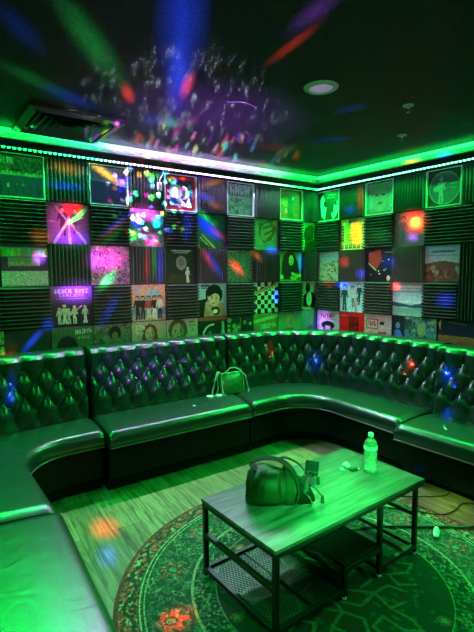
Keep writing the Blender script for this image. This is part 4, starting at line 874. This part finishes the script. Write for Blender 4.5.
# ---------------------------------------------------------------- round rug
def rug():
    R = 1.02; nr, na = 150, 560; cx, cy = -2.04, -2.17; rnd = np.random.RandomState(5)
    r = (np.arange(nr)+.5)/nr*R; a = (np.arange(na)+.5)/na*2*PI; A, Rr = np.meshgrid(a, r)
    X = Rr*np.cos(A); Y = Rr*np.sin(A)
    GD = np.array((.018, .045, .028)); BR = np.array((.4, .06, .05)); CR = np.array((.36, .33, .22)); TL = np.array((.06, .17, .11)); RD = np.array((.3, .035, .02)); BK = np.array((.012, .018, .014))
    I = np.zeros((nr, na, 3)); I[:] = GD
    def val(sc, seed):                                     # blotchy noise
        g = np.random.RandomState(seed).rand(64, 64); x = (X/sc) % 64; y = (Y/sc) % 64
        return g[x.astype(int) % 64, y.astype(int) % 64]
    I[val(.016, 1) > .7] = TL*.6; I[val(.013, 2) > .9] = CR*.4
    def put(k, c): I[k] = c
    # outer border
    b = Rr > .915; I[b] = BR*.75
    put(b & (val(.014, 3) > .45), BR*1.4); put(b & (val(.014, 4) > .62), BK); put(b & (val(.018, 6) > .86), np.array((.3, .26, .18)))
    put(Rr > 1.002, BR*.5)
    # leafy scallops in the border
    w = .955+.022*np.sin(A*26); put(b & (abs(Rr-w) < .008), GD*.6)
    # double cream lines
    for r0, wd in ((.908, .0065), (.889, .004), (.668, .006)): put(abs(Rr-r0) < wd, CR)
    # main band: rosettes and leaves
    for i in range(14):
        t = 2*PI*i/14+.18; rr = .78
        x0, y0 = rr*math.cos(t), rr*math.sin(t); d = np.hypot(X-x0, Y-y0); th = np.arctan2(Y-y0, X-x0)
        pet = .062+.017*np.cos(6*(th-t)); put((d < pet), (RD if i % 2 else BR)*1.1); put((d < pet) & (val(.012, 20+i) > .72), CR*.7)
        put(d < .030, GD); put(d < .02, TL*1.4); put((abs(d-.078) < .006) & (np.sin(5*th) > -.1), TL*.9)
        for k, (da, dr) in enumerate(((.2, .05), (.24, -.045), (.16, -.085), (.13, .09))):
            q = t+da*.95; lx, ly = (rr+dr)*math.cos(q), (rr+dr)*math.sin(q); an = q+(.6, -.5, 1.1, 1.5)[k]
            u = (X-lx)*math.cos(an)+(Y-ly)*math.sin(an); v = -(X-lx)*math.sin(an)+(Y-ly)*math.cos(an)
            e = (u/.036)**2+(v/.012)**2; put((e < 1), CR*.75 if k % 2 else TL); put(e < .35, GD*.7 if k % 2 else CR*.7)
    # vines
    for ph, c in ((0, TL*.8), (PI, CR*.45)):
        w = .78+.085*np.sin(A*14+ph); put((abs(Rr-w) < .0045) & (Rr < .88) & (Rr > .68), c)
    # inner field: dark with an angular cream lattice and a dull red heart
    inn = Rr < .66; I[inn] = BK
    put(inn & (Rr > .56) & (val(.014, 8) > .6), TL*.6); put(inn & (Rr > .56) & (val(.013, 9) > .83), CR*.6)
    put(abs(Rr-.555) < .004, CR*.6)
    put((Rr < .36) & (val(.05, 11) > .35), RD*.22); put((Rr < .54) & (val(.02, 12) > .92), TL*.4)
    def seg(x0, y0, x1, y1, w=.008, c=CR*.33):
        dx, dy = x1-x0, y1-y0; t = np.clip(((X-x0)*dx+(Y-y0)*dy)/(dx*dx+dy*dy), 0, 1)
        put((np.hypot(X-x0-t*dx, Y-y0-t*dy) < w) & inn, c)
    for k in range(6):
        q = k*PI/3-.35; P = [(.10, .0), (.20, .07), (.30, .03), (.40, .03), (.46, .0), (.40, -.05), (.30, -.04), (.30, -.12), (.38, -.14)]
        P2 = [(.20, .07), (.22, .16), (.30, .18)]; P3 = [(.30, .03), (.33, .11)]; P4 = [(.20, .07), (.20, -.05), (.12, -.09)]
        ro = lambda p: (p[0]*math.cos(q)-p[1]*math.sin(q), p[0]*math.sin(q)+p[1]*math.cos(q))
        for L in (P, P2, P3, P4):
            for s_, e_ in zip(L, L[1:]): seg(*ro(s_), *ro(e_))
        l = ro((.50, .12)); d = np.hypot(X-l[0], Y-l[1]); put(d < .03, BR); put(d < .014, CR*.7)
    I *= rnd.uniform(.4, 1.2, (nr, na, 1))*np.where(Rr > .9, 1., .8)[..., None]
    v = [(0, 0, .012)]; f = []
    for i in range(1, nr+1):
        for j in range(na): t = 2*PI*j/na; v.append((R*i/nr*math.cos(t), R*i/nr*math.sin(t), .012 if i < nr else .009))
    for j in range(na): v.append((R*1.003*math.cos(2*PI*j/na), R*1.003*math.sin(2*PI*j/na), .0005))
    cols = []
    for i in range(nr):
        for j in range(na):
            k = (j+1) % na
            if i == 0: f.append((0, 1+j, 1+k)); cols += [I[0, j]]*3
            else: f.append((1+(i-1)*na+j, 1+i*na+j, 1+i*na+k, 1+(i-1)*na+k)); cols += [I[i, j]]*4
    for j in range(na):
        k = (j+1) % na; f.append((1+(nr-1)*na+j, 1+nr*na+j, 1+nr*na+k, 1+(nr-1)*na+k)); cols += [BR*.5]*4
    me = bpy.data.meshes.new('round_rug'); me.from_pydata(v, [], f); me.materials.append(M['rug'])
    ca = me.color_attributes.new('print', 'FLOAT_COLOR', 'CORNER'); q = np.ones((len(me.loops), 4), np.float32); q[:, :3] = np.array(cols); ca.data.foreach_set('color', q.ravel())
    o = bpy.data.objects.new('round_rug', me); COL.objects.link(o); o.location = (cx, cy, .0005)
    tag(o, 'round patterned rug in dark green and brick red under the coffee table', 'rug')
rug()

# ---------------------------------------------------------------- coffee table
TX0, TX1, TY0, TY1, TZ = -.528, .528, -.272, .272, .413
TC = Vector((-1.9955, -2.038, 0)); TR = math.radians(2.0)
FZ = .0128
tb = thing('coffee_table', 'low rectangular coffee table with rustic wood top and black steel frame', 'table', TC, TR)
m = MB(); m.box(TX0, TX1, TY0, TY1, TZ-.016, TZ, b=.0015); m.build('tabletop', M['tabletop'], tb)
m = MB()
m.box(TX0+.004, TX1-.004, TY0+.004, TY0+.026, TZ-.038, TZ-.0165); m.box(TX0+.004, TX1-.004, TY1-.026, TY1-.004, TZ-.038, TZ-.0165)
m.box(TX0+.004, TX0+.026, TY0+.026, TY1-.026, TZ-.038, TZ-.0165); m.box(TX1-.026, TX1-.004, TY0+.026, TY1-.026, TZ-.038, TZ-.0165)
m.build('top_frame', M['metal'], tb)
T = .022
def leg(x, y, ztop, foot=True):
    m = MB(); m.box(x, x+T, y, y+T, FZ+.012, ztop, b=.0015); l = m.build('leg', M['metal'], tb)
    m = MB(); m.lathe([(.0001, 0), (.011, 0), (.012, .003), (.010, .008), (.004, .009), (.004, .013), (.0001, .013)], (x+T/2, y+T/2, FZ), 12)
    m.build('levelling_foot', M['white'], l, smooth=True)
LX = TX1-.05-T
for x in (TX0+.004, LX):
    for y in (TY0+.004, TY1-.004-T): leg(x, y, TZ-.039)
xm = .155
for y in (TY0+.004, TY1-.004-T): leg(xm, y, TZ-.039)
xq = -.105
for y in (TY0+.004, TY1-.004-T): leg(xq, y, .165)
def rail(nm, *b): m = MB(); m.box(*b, b=.0012); return m.build(nm, M['metal'], tb)
y0, y1 = TY0+.004+T, TY1-.004-T
for x in (TX0+.004, LX):
    rail('end_rail', x, x+T, y0, y1, .222, .244)
# low mesh shelf on the left, open low frame on the right
for (x0, x1) in ((TX0+.004, xq+T), (xm, LX+T)):
    rail('shelf_rail', x0, x0+T, y0, y1, .045, .067); rail('shelf_rail', x1-T, x1, y0, y1, .045, .067)
    for y in (TY0+.004, y1): rail('shelf_rail', x0+T, x1-T, y, y+T, .045, .067)
xr = TX0+.24
m = MB(); m.box(xr, xr+.008, y0, y1, .046, .058); m.build('shelf_rod', M['metal'], tb)
def mesh_shelf(x0, x1):
    m = MB(); r = .0009; p = .017
    L0, L1, W0, W1 = x0, x1, y0, y1; z = .053
    def clip(ax, ay, dx, dy):
        t0, t1 = -9, 9
        for a, d, lo, hi in ((ax, dx, L0, L1), (ay, dy, W0, W1)):
            q = sorted(((lo-a)/d, (hi-a)/d)); t0 = max(t0, q[0]); t1 = min(t1, q[1])
        return t0, t1
    for sx in (1, -1):
        k = -80
        while k < 80:
            ax, ay = (L0+L1)/2+k*p, (W0+W1)/2; t0, t1 = clip(ax, ay, .5*sx, .866)
            if t1-t0 > .005:
                a = (ax+.5*sx*t0, ay+.866*t0); b = (ax+.5*sx*t1, ay+.866*t1); n = Vector((.866, -.5*sx, 0))*r
                m.add([(a[0]-n.x, a[1]-n.y, z), (a[0]+n.x, a[1]+n.y, z), (b[0]+n.x, b[1]+n.y, z), (b[0]-n.x, b[1]-n.y, z),
                       (a[0]-n.x, a[1]-n.y, z-.001), (a[0]+n.x, a[1]+n.y, z-.001), (b[0]+n.x, b[1]+n.y, z-.001), (b[0]-n.x, b[1]-n.y, z-.001)],
                      [(0,1,2,3), (7,6,5,4), (0,4,5,1), (2,6,7,3)])
            k += 1
    o = m.build('wire_mesh_shelf', mat('grey_wire_mesh', (.16, .16, .17), .4, .5), tb); return o
mesh_shelf(TX0+.004+T, xq)
# solid board shelf at mid height between the short legs and the tall inner legs
m = MB(); m.box(xq, xm+.0, TY0+.006, TY1-.006, .1655, .181, b=.001); m.build('board_shelf', mat('dark_shelf_board', (.006, .005, .005), .55, spec=.15), tb)
for y in (TY0+.004, y1): rail('shelf_rail', xq+T, xm, y, y+T, .142, .164)
def on_table(x, y, z=0.): return (x, y, TZ+z+.0008)

# ---------------------------------------------------------------- things on the table
def pet():
    m, nt, b = newmat('clear_bottle_plastic')
    b.inputs['Base Color'].default_value = (.7, .92, .8, 1); b.inputs['Roughness'].default_value = .1; b.inputs['Transmission Weight'].default_value = .86; b.inputs['IOR'].default_value = 1.3
    tc = nd(nt, 'ShaderNodeTexCoord'); n = nd(nt, 'ShaderNodeTexNoise', Scale=60.); nt.links.new(tc.outputs['Object'], n.inputs['Vector'])
    bp = nd(nt, 'ShaderNodeBump', Strength=.3, Distance=.002); nt.links.new(n.outputs['Fac'], bp.inputs['Height']); nt.links.new(bp.outputs['Normal'], b.inputs['Normal']); return m
bt = thing('water_bottle', 'clear plastic water bottle with pale cap standing near the far table end', 'bottle', on_table(-1.615, -2.06))
BW = 1.12
prof = [(.0001, .004), (.018, .001), (.027, .0), (.031, .006), (.032, .02)]
for i in range(9): z = .028+i*.0105; prof += [(.032, z), (.0302, z+.005)]
prof += [(.0325, .126), (.0325, .148), (.030, .160), (.023, .178), (.0135, .190), (.0125, .196), (.015, .197), (.015, .199), (.0125, .200), (.0125, .203), (.0001, .203)]
prof = [(r_*(BW if z_ < .175 else 1.04), z_) for r_, z_ in prof]
m = MB(); m.lathe(prof, n=32); m.build('bottle_body', pet(), bt, smooth=True)
m = MB(); m.lathe([(.0138, .2), (.0142, .2), (.0142, .214), (.013, .216), (.0001, .216)], n=24)
for k in range(24):
    a = 2*PI*k/24; m.box(.0142*math.cos(a)-.0006, .0142*math.cos(a)+.0006, .0142*math.sin(a)-.0006, .0142*math.sin(a)+.0006, .201, .213)
m.build('cap', M['white'], bt, smooth=True)
lc = mat('frosted_label', (.5, .6, .56), .4)
m = MB(); m.lathe([(.0366, .127), (.0372, .127), (.0372, .147), (.0366, .147)], n=32); lb = m.build('paper_label', lc, bt, smooth=True)
def patch(m, r, a0, a1, z0, z1, n=8):
    v = []; f = []
    for i in range(n+1):
        a = a0+(a1-a0)*i/n; v += [(r*math.cos(a), r*math.sin(a), z0), (r*math.cos(a), r*math.sin(a), z1)]
    for i in range(n): f.append((2*i, 2*i+2, 2*i+3, 2*i+1))
    m.add(v, f)
m = MB(); patch(m, .0376, math.radians(-100), math.radians(-55), .129, .145); m.build('label_print', mat('violet_print', (.3, .25, .5), .4), lb, smooth='all')

# leather bucket bag lying on its side
def bag():
    t = thing('bucket_bag', 'olive leather bucket bag lying on its side on the table, strap looped over', 'bag', on_table(-2.235, -2.03), math.radians(-33))
    ol = mat('olive_leather', (.008, .02, .006), .5, spec=.25, bump=.5, bscale=35); inn = mat('bag_dark_lining', (.012, .014, .012), .8)
    m = MB(); secs = []
    st = [(-.158, .010, .012), (-.155, .045, .05), (-.145, .070, .078), (-.125, .088, .092), (-.09, .096, .098), (-.04, .085, .090), (.02, .080, .083), (.07, .070, .072), (.105, .058, .060), (.125, .056, .06), (.142, .066, .068)]
    n = 28
    for i, (x, ry, rz) in enumerate(st):
        sec = []
        for k in range(n):
            a = 2*PI*k/n; fold = 1+.035*math.sin(5*a+i*.7)+(.08*math.sin(11*a) if i > 7 else 0)
            y = ry*math.copysign(abs(math.cos(a))**.97, math.cos(a))*fold; z = rz*math.copysign(abs(math.sin(a))**.97, math.sin(a))*fold
            sec.append((x+.012*math.sin(3*a+i), y, max(z, -rz*.86)+rz*.86))
        secs.append(sec)
    m.strip(secs[:8], caps=False); m.strip(secs[7:], 1, caps=False); m.add(secs[0], [tuple(range(n))]); b = m.build('bag_body', [ol, mat('black_bag_leather', (.003, .004, .003), .5, spec=.15, bump=.5, bscale=35)], t, smooth='all')
    m = MB(); inner = [[(p[0]-.004+(-.05 if j == 1 else 0), p[1]*(.94-.3*j), .055+(p[2]-.055)*(.92-.3*j)) for p in secs[-1]] for j in (0, 1)]
    m.strip(inner, caps=False); m.add(inner[1], [tuple(range(n))]); m.build('lining', inn, b, smooth='all')
    # end panel seam, flap and buckle band
    m = MB(); ring = [(-.132, .079*math.cos(2*PI*k/32), .079+.083*math.sin(2*PI*k/32)*(1 if math.sin(2*PI*k/32) > 0 else .9)) for k in range(32)]
    m.tube(ring, .0035, 6, closed=True); m.build('seam_piping', M['strapgreen'], b, smooth='all')
    def band(pts, w, th=.0035, side=Vector((0, 1, 0))):
        P = smooth_path(pts, 6); secs = []
        for i, p in enumerate(P):
            tn = (P[min(i+1, len(P)-1)]-P[max(i-1, 0)]).normalized(); sd = (side-tn*side.dot(tn)).normalized(); no = tn.cross(sd)
            secs.append([p-sd*w/2-no*th/2, p+sd*w/2-no*th/2, p+sd*w/2+no*th/2, p-sd*w/2+no*th/2])
        mm = MB(); mm.strip([[tuple(q) for q in s_] for s_ in secs]); return mm
    # wide band hugging the bag's waist
    wst = [(.035, .088*math.cos(a), .078+.088*math.sin(a)) for a in [math.radians(d) for d in range(-60, 241, 25)]]
    band(wst, .034, .005, Vector((1, 0, 0))).build('waist_strap', M['strapgreen'], t, smooth=True)
    # shoulder strap looping above from the far end back to the waist
    band([(-.09, -.03, .158), (-.13, .0, .172), (-.125, .04, .186), (-.06, .055, .192), (.0, .03, .190), (.04, -.02, .176), (.066, -.055, .142), (.075, -.084, .085), (.06, -.09, .03)], .028, .004, Vector((.25, 1, .35))).build('shoulder_strap', M['strapgreen'], t, smooth=True)
    band([(-.02, .05, .185), (.03, .06, .19), (.09, .05, .165), (.12, .03, .135)], .02, .004, Vector((0, 1, 0))).build('shoulder_strap', M['strapgreen'], t, smooth=True)
    # front pocket flap with buckle
    m = MB(); secs = []
    for i in range(9):
        a = math.radians(70-i*14); r = .0925+(.004 if i else 0)
        secs.append([(x, -r*math.cos(a)*(.97 if abs(x+.055) > .04 else 1), .08+r*math.sin(a)) for x in (-.10, -.08, -.055, -.03, -.01)])
    v = [q for s_ in secs for q in s_]; f = [(i*5+k, i*5+k+1, i*5+k+6, i*5+k+5) for i in range(8) for k in range(4)]
    m.add(v, f); fl = m.build('pocket_flap', ol, t, smooth='all')
    sm = fl.modifiers.new('thick', 'SOLIDIFY'); sm.thickness = .004
    # drawstring and tassel at the mouth
    for k, (yy, zz) in enumerate(((.03, .12), (-.045, .075))):
        m = MB(); pts = smooth_path([(.115, yy*.6, .1), (.15, yy, zz+.012), (.175, yy*1.25, zz-.012), (.19, yy*1.3, zz-.028)], 5); m.tube(pts, .0035, 6)
        cd = m.build('drawstring', M['strapgreen'], t, smooth=True); e = pts[-1]
        m = MB(); m.lathe([(.0001, .004), (.006, .003), (.007, -.004), (.0105, -.03), (.0001, -.031)], tuple(e), 12); m.build('tassel', M['strapgreen'], cd, smooth=True)
    m = MB(); m.tube(smooth_path([(.10, -.062, .07), (.125, -.082, .055), (.135, -.088, .03), (.125, -.08, .008)], 6), .003, 6); m.build('chrome_ring_tab', M['chrome'], t, smooth=True)
bag()
# small dark wallet propped upright behind the bag with its wrist cord
wl = thing('card_wallet', 'small dark teal wallet propped upright behind the bag with a thin wrist cord', 'wallet', on_table(-1.94, -1.93), math.radians(-38))
wm = mat('teal_black_leather', (.005, .008, .009), .4, spec=.15)
m = MB(); m.box(-.036, .036, -.006, .006, .012, .088, b=.003); wb = m.build('wallet_body', wm, wl); wb.rotation_euler = (math.radians(-12), math.radians(8), 0)
m = MB(); m.box(-.030, .030, -.0075, -.006, .03, .035); m.tube([(-.031, -.0065, .075), (.031, -.0065, .075)], .001, 6); m.build('zip', M['chrome'], wb)
m = MB(); m.box(-.02, .02, .004, .03, 0.0, .016, b=.003); m.build('fold_foot', wm, wl)
m = MB(); m.tube(smooth_path([(-.03, -.004, .02), (-.05, -.012, .008), (-.07, -.006, .004), (-.085, .01, .004)], 6), .002, 6); m.build('wrist_cord', M['strapgreen'], wl, smooth=True)
# crumpled wrapper and key fob by the bottle
def crumple(name, label, cat, loc, s, seed, mt, rz=0.):
    bm = bmesh.new(); bmesh.ops.create_icosphere(bm, subdivisions=3, radius=1); rn = random.Random(seed)
    dirs = [(Vector((rn.uniform(-1, 1), rn.uniform(-1, 1), rn.uniform(-1, 1))).normalized(), rn.uniform(.45, .9)) for _ in range(16)]
    for v in bm.verts:
        for d, h in dirs:
            q = v.co.dot(d)
            if q > h: v.co -= d*(q-h)
        v.co += Vector((rn.uniform(-.05, .05),)*3); v.co.z = max(v.co.z, -.55)
        v.co = Vector(((v.co.x)*s[0], v.co.y*s[1], (v.co.z+.55)*s[2]))
    me = bpy.data.meshes.new(name); bm.to_mesh(me); bm.free(); me.materials.append(mt)
    o = bpy.data.objects.new(name, me); COL.objects.link(o); o.location = loc; o.rotation_euler.z = rz; return tag(o, label, cat)
crumple('crumpled_wrapper', 'yellowish crumpled wrapper lying just left of the water bottle', 'wrapper', on_table(-1.675, -1.945), (.026, .022, .018), 3, M['paper'], .4)
crumple('folded_napkin', 'smaller pale green crumpled scrap left of the yellowish wrapper', 'paper scrap', on_table(-1.735, -1.965), (.02, .015, .012), 5, mat('green_tissue', (.3, .65, .45), .6, bump=.4), 1.)
kf = thing('key_fob', 'flat black key fob between the crumpled wrapper and the bottle', 'key fob', on_table(-1.68, -2.0), math.radians(-20))
m = MB(); m.box(-.028, .022, -.013, .013, 0, .011, b=.004); m.build('fob_case', M['dark'], kf)
m = MB(); m.tube([(.032+.012*math.cos(a), .012*math.sin(a), .003) for a in [2*PI*k/20 for k in range(20)]], .0013, 6, closed=True); m.build('key_ring', M['chrome'], kf, smooth=True)

# ---------------------------------------------------------------- things on the banquette
ZS = .4515
PH = 1.22
pu = thing('small_purse', 'small shiny green purse with pale edges and chains leaning on the tufted back', 'purse', (-1.37, -.345, ZS), math.radians(-6))
pu.scale = (1., 1., PH)
gm = mat('green_patent', (.02, .14, .04), .22, bump=1.5, bscale=30, coat=.4)
m = MB(); secs = []
for i, (z, w, d) in enumerate(((0, .098, .03), (.006, .104, .038), (.04, .108, .042), (.09, .106, .036), (.125, .102, .024), (.142, .099, .014), (.146, .096, .010))):
    secs.append([(w*math.copysign(abs(math.cos(a))**.5, math.cos(a))+.004*math.sin(7*a+i), d*math.copysign(abs(math.sin(a))**.6, math.sin(a))+.014*z/.1, z) for a in [2*PI*k/28 for k in range(28)]])
m.strip(secs); pb = m.build('purse_body', gm, pu, smooth=True)
m = MB(); m.tube([(-.1, .006, .148), (-.05, .008, .150), (0, .008, .1495), (.05, .008, .150), (.1, .006, .148)], .0045, 6)
for s in (-1, 1): m.tube([(s*.100, .0, .148), (s*.109, -.018, .09), (s*.108, -.026, .03), (s*.099, -.024, .004)], .0035, 6)
m.build('pale_trim', M['purse_trim'], pb, smooth=True)
m = MB(); m.lathe([(.0001, .004), (.007, .003), (.008, -.003), (.0001, -.004)], (0, .004, .157), 12); m.build('clasp', M['chrome'], pb, smooth=True)
def chain(pts, nm='chain_strap', par=pu, link=.013):
    P = smooth_path(pts, 10); L = [0.]; m = MB()
    for a, b in zip(P, P[1:]): L.append(L[-1]+(b-a).length)
    k = 0; j = 0; s = 0.
    while s < L[-1]-link*.5:
        while j < len(P)-2 and L[j+1] < s: j += 1
        t = (s-L[j])/(L[j+1]-L[j]+1e-9); c = P[j].lerp(P[j+1], t); d = (P[j+1]-P[j]).normalized()
        u = d.cross(Vector((0, 0, 1)) if abs(d.z) < .9 else Vector((1, 0, 0))).normalized()
        if k % 2: u = d.cross(u)
        m.tube([c+d*(link*.62*math.cos(a))+u*(link*.34*math.sin(a)) for a in [2*PI*q/8 for q in range(8)]], .0016, 4, closed=True)
        s += link*.85; k += 1
    return m.build(nm, M['purse_trim'], par, smooth=True)
chain([(-.1, .0, .145), (-.13, -.01, .165), (-.155, -.02, .13), (-.15, -.03, .06), (-.175, -.045, .02), (-.2, -.05, .006), (-.215, -.045, .03), (-.185, -.03, .09), (-.16, -.015, .15), (-.125, .0, .17)])
chain([(.1, .0, .145), (.06, .01, .175), (.0, .02, .182), (-.04, .01, .165), (-.075, 0, .15)])
chain([(.1, .0, .145), (.125, -.02, .12), (.14, -.03, .06), (.145, -.045, .015), (.125, -.06, .004)])
chain([(-.1, -.03, .1), (-.115, -.045, .05), (-.11, -.06, .012), (-.085, -.07, .004)])
for i, (x, y) in enumerate(((-1.605, -.355), (-1.525, -.375))):
    m = MB(); m.lathe([(.0001, .0), (.026, 0), (.028, .003), (.028, .010), (.026, .0125), (.022, .0125), (.021, .0115), (.0001, .0115)], n=28)
    o = m.build('round_tin', M['white'], loc=(x, y, ZS), smooth=True)
    tag(o, ('left' if i == 0 else 'right')+' one of two white round tins lying in front of the purse', 'tin', 'white round tins on the bench')
crumple('paper_scrap', 'tiny white paper scrap alone on the straight bench seat', 'paper scrap', (-1.84, -.50, ZS-.001), (.012, .008, .006), 9, M['white'])
m = MB(); m.tube([(0, 0, .004), (.09, .05, .004)], .0032, 8); m.tube([(.0, 0, .004), (-.022, -.035, .003)], .0032, 8)
o = m.build('drinking_straw', M['paper'], loc=(-.72, -1.955, ZS-.006), smooth=True); tag(o, 'short pale bent drinking straw lying on the right-hand bench seat', 'straw')

# ---------------------------------------------------------------- cords on the floor
def cord(pts, r, label, n=8):
    m = MB(); m.tube(smooth_path(pts, 8), r, n); o = m.build('power_cord', M['cordblack'], smooth=True); tag(o, label, 'cord', 'cords on the floor at right'); return o
cord([(-.66, -2.22, .006), (-.72, -2.18, .007), (-.79, -2.14, .007), (-.91, -2.16, .008), (-1.02, -2.15, .012), (-1.09, -2.09, .019), (-1.15, -2.0, .019), (-1.24, -1.9, .019), (-1.35, -1.75, .019), (-1.5, -1.6, .019)], .005, 'black cord making an S-bend on the floor right of the table')
cord([(-.68, -2.46, .008), (-1.03, -2.335, .022), (-1.16, -2.235, .022), (-1.28, -2.15, .022), (-1.4, -2.06, .022), (-1.6, -1.95, .022), (-1.8, -1.9, .022)], .007, 'thicker black cord lying straight across the rug edge right of the table')
cord([(-.67, -2.0, .006), (-.8, -2.0, .006), (-1.05, -1.86, .018), (-1.2, -1.75, .02), (-1.3, -1.6, .02)], .004, 'thin black cord nearest the far bench on the bare floor')
sw = thing('cord_switch', 'pale oval inline switch at the end of the thicker floor cord', 'switch', (-1.255, -2.245, .024), math.radians(30))
m = MB(); m.strip([[(x, ry*math.cos(a), max(-.010, rz*math.sin(a))) for a in [2*PI*k/16 for k in range(16)]] for x, ry, rz in ((-.058, .004, .003), (-.052, .013, .008), (-.02, .018, .012), (.02, .017, .012), (.05, .012, .008), (.058, .004, .003))])
m.build('switch_body', mat('pale_switch', (.4, .62, .5), .35), sw, smooth='all')
m = MB(); m.box(-.012, .012, -.006, .006, .0105, .0145, b=.002); m.build('rocker', M['white'], sw)

# ---------------------------------------------------------------- ceiling fittings
vt = thing('ceiling_vent', 'square dark air vent with nested angled louvres on the ceiling at left', 'vent', (-2.70, -.33, CEIL), math.radians(1))
m = MB(); Q = .30
def sqring(m, a, b, z0, z1):   # sloping square ring, outer half-size a at z0, inner b at z1
    o = [(-a, -a, z0), (a, -a, z0), (a, a, z0), (-a, a, z0)]; i = [(-b, -b, z1), (b, -b, z1), (b, b, z1), (-b, b, z1)]
    t = .004; v = o+i+[(x, y, z+t) for x, y, z in o]+[(x, y, z+t) for x, y, z in i]; f = []
    for k in range(4):
        j = (k+1) % 4; f += [(k, j, 4+j, 4+k), (8+k, 12+k, 12+j, 8+j), (k, 8+k, 8+j, j), (4+k, 4+j, 12+j, 12+k)]
    m.add(v, f)
sqring(m, Q, Q-.045, -.020, -.034)
for k in range(4):
    c, s_ = math.cos(k*PI/2), math.sin(k*PI/2)
    P = [(-Q, -Q), (Q, -Q), (Q, -Q+.012), (-Q, -Q+.012)]
    v = [(x*c-y*s_, x*s_+y*c, z) for z in (-.020, -.0005) for x, y in P]; m.add(v, [(0,1,2,3), (4,5,6,7), (0,1,5,4), (2,3,7,6), (1,2,6,5), (3,0,4,7)])
m.build('vent_frame', M['grille'], vt)
for i, a in enumerate((.235, .19, .145, .10, .055)):
    m = MB(); sqring(m, a, a-.034, -.034, -.008); m.build('louvre', M['grille'], vt)
m = MB(); m.box(-.27, .27, -.27, .27, -.006, -.001); m.build('duct_plate', M['dark'], vt)
dl = thing('recessed_light', 'round recessed ceiling light with pale violet faintly glowing lens', 'ceiling light', (-1.705, -1.745, CEIL))
m = MB(); m.lathe([(.064, -.004), (.068, -.011), (.086, -.010), (.094, -.005), (.096, -.0005), (.064, -.0005)], n=40); m.build('trim_ring', M['ringw'], dl, smooth=True)
m = MB(); m.lathe([(.0001, -.0075), (.05, -.006), (.0635, -.0035), (.0635, -.001)], n=40); m.build('diffuser', M['lens'], dl, smooth='all')
for i, (x, y, lb) in enumerate(((-1.06, -1.85, 'ceiling sprinkler nearer the round light, ring with hanging head'), (-.56, -1.45, 'smaller looking farther ceiling sprinkler in the green glow near right wall'))):
    if i == 0:
        sp = thing('sprinkler_head', lb, 'sprinkler', (x, y, CEIL), 0, 'ceiling sprinklers'); parts = []
        m = MB(); m.lathe([(.03, -.0005), (.034, -.001), (.032, -.006), (.018, -.009), (.013, -.004)], n=24); parts.append(m.build('escutcheon', M['ringw'], sp, smooth=True))
        m = MB(); m.lathe([(.008, -.001), (.008, -.02), (.005, -.024)], n=12); m.lathe([(.0001, -.044), (.013, -.043), (.013, -.0415), (.0001, -.041)], n=16)
        for s_ in (-1, 1): m.tube([(s_*.007, 0, -.02), (s_*.010, 0, -.03), (s_*.003, 0, -.0415)], .0015, 6)
        parts.append(m.build('sprinkler_body', M['chrome'], sp, smooth=True))
    else:
        s2 = sp.copy(); COL.objects.link(s2); s2.location = (x, y, CEIL); s2['label'] = lb
        for p_ in parts: q = p_.copy(); COL.objects.link(q); q.parent = s2
m = MB(); m.tube(smooth_path([(-2.02, -1.28, CEIL-.003), (-1.93, -1.33, CEIL-.004), (-1.82, -1.30, CEIL-.003)], 6), .0025, 6)
o = m.build('ceiling_wire', M['wire'], smooth=True); tag(o, 'short thin wire running along the ceiling right of the blue beam', 'wire')
# controller of the LED strip hanging over the foam
lc_ = thing('led_controller', 'small white LED controller box hanging by its lead over top row foam', 'controller', (-1.893, -.062, 2.235), math.radians(0))
m = MB(); m.box(-.020, .020, -.008, .008, -.034, .034, b=.003); cb = m.build('case', M['white'], lc_)
m = MB(); m.box(-.005, .009, -.0092, -.008, -.006, .012); m.build('indicator', mat('pink_indicator', (.7, .2, .35), .3), cb)
m = MB(); m.tube(smooth_path([(0, 0, .034), (.006, .0, .065), (.03, .004, .10), (.042, .012, .13), (.036, .02, .156)], 6), .003, 6); m.build('lead', M['white'], lc_, smooth=True)
m = MB(); m.tube([(-.004, 0, -.034), (-.012, 0, -.05)], .0025, 6); m.box(-.028, .002, -.005, .005, -.070, -.050, b=.002); m.build('sensor', M['white'], lc_)

# ---------------------------------------------------------------- camera and view
cd = bpy.data.cameras.new('camera'); co = bpy.data.objects.new('camera', cd); COL.objects.link(co)
CP = Vector((-3.608, -3.648, H)); yaw, pitch, roll = math.radians(34.830), math.radians(5.215), math.radians(-.405)
f = Vector((math.sin(yaw)*math.cos(pitch), math.cos(yaw)*math.cos(pitch), -math.sin(pitch))); r = Vector((math.cos(yaw), -math.sin(yaw), 0)); u = r.cross(f)
r2 = r*math.cos(roll)+u*math.sin(roll); u2 = -r*math.sin(roll)+u*math.cos(roll)
mw = Matrix((r2, u2, -f)).transposed().to_4x4(); mw.translation = CP; co.matrix_world = mw
cd.sensor_fit = 'VERTICAL'; cd.sensor_height = 24.; cd.lens = 458.363/632*24.; cd.clip_start = .05
S.camera = co
w = bpy.data.worlds.new('world'); S.world = w; w.use_nodes = True; w.node_tree.nodes['Background'].inputs[0].default_value = (0, 0, 0, 1)
S.view_settings.view_transform = 'Standard'; S.view_settings.look = 'None'; S.view_settings.exposure = EXPOSURE; S.view_settings.gamma = 1; S.view_settings.use_curve_mapping = False
S.cycles.max_bounces = 6; S.cycles.sample_clamp_indirect = 3.; S.cycles.caustics_reflective = False; S.cycles.caustics_refractive = False
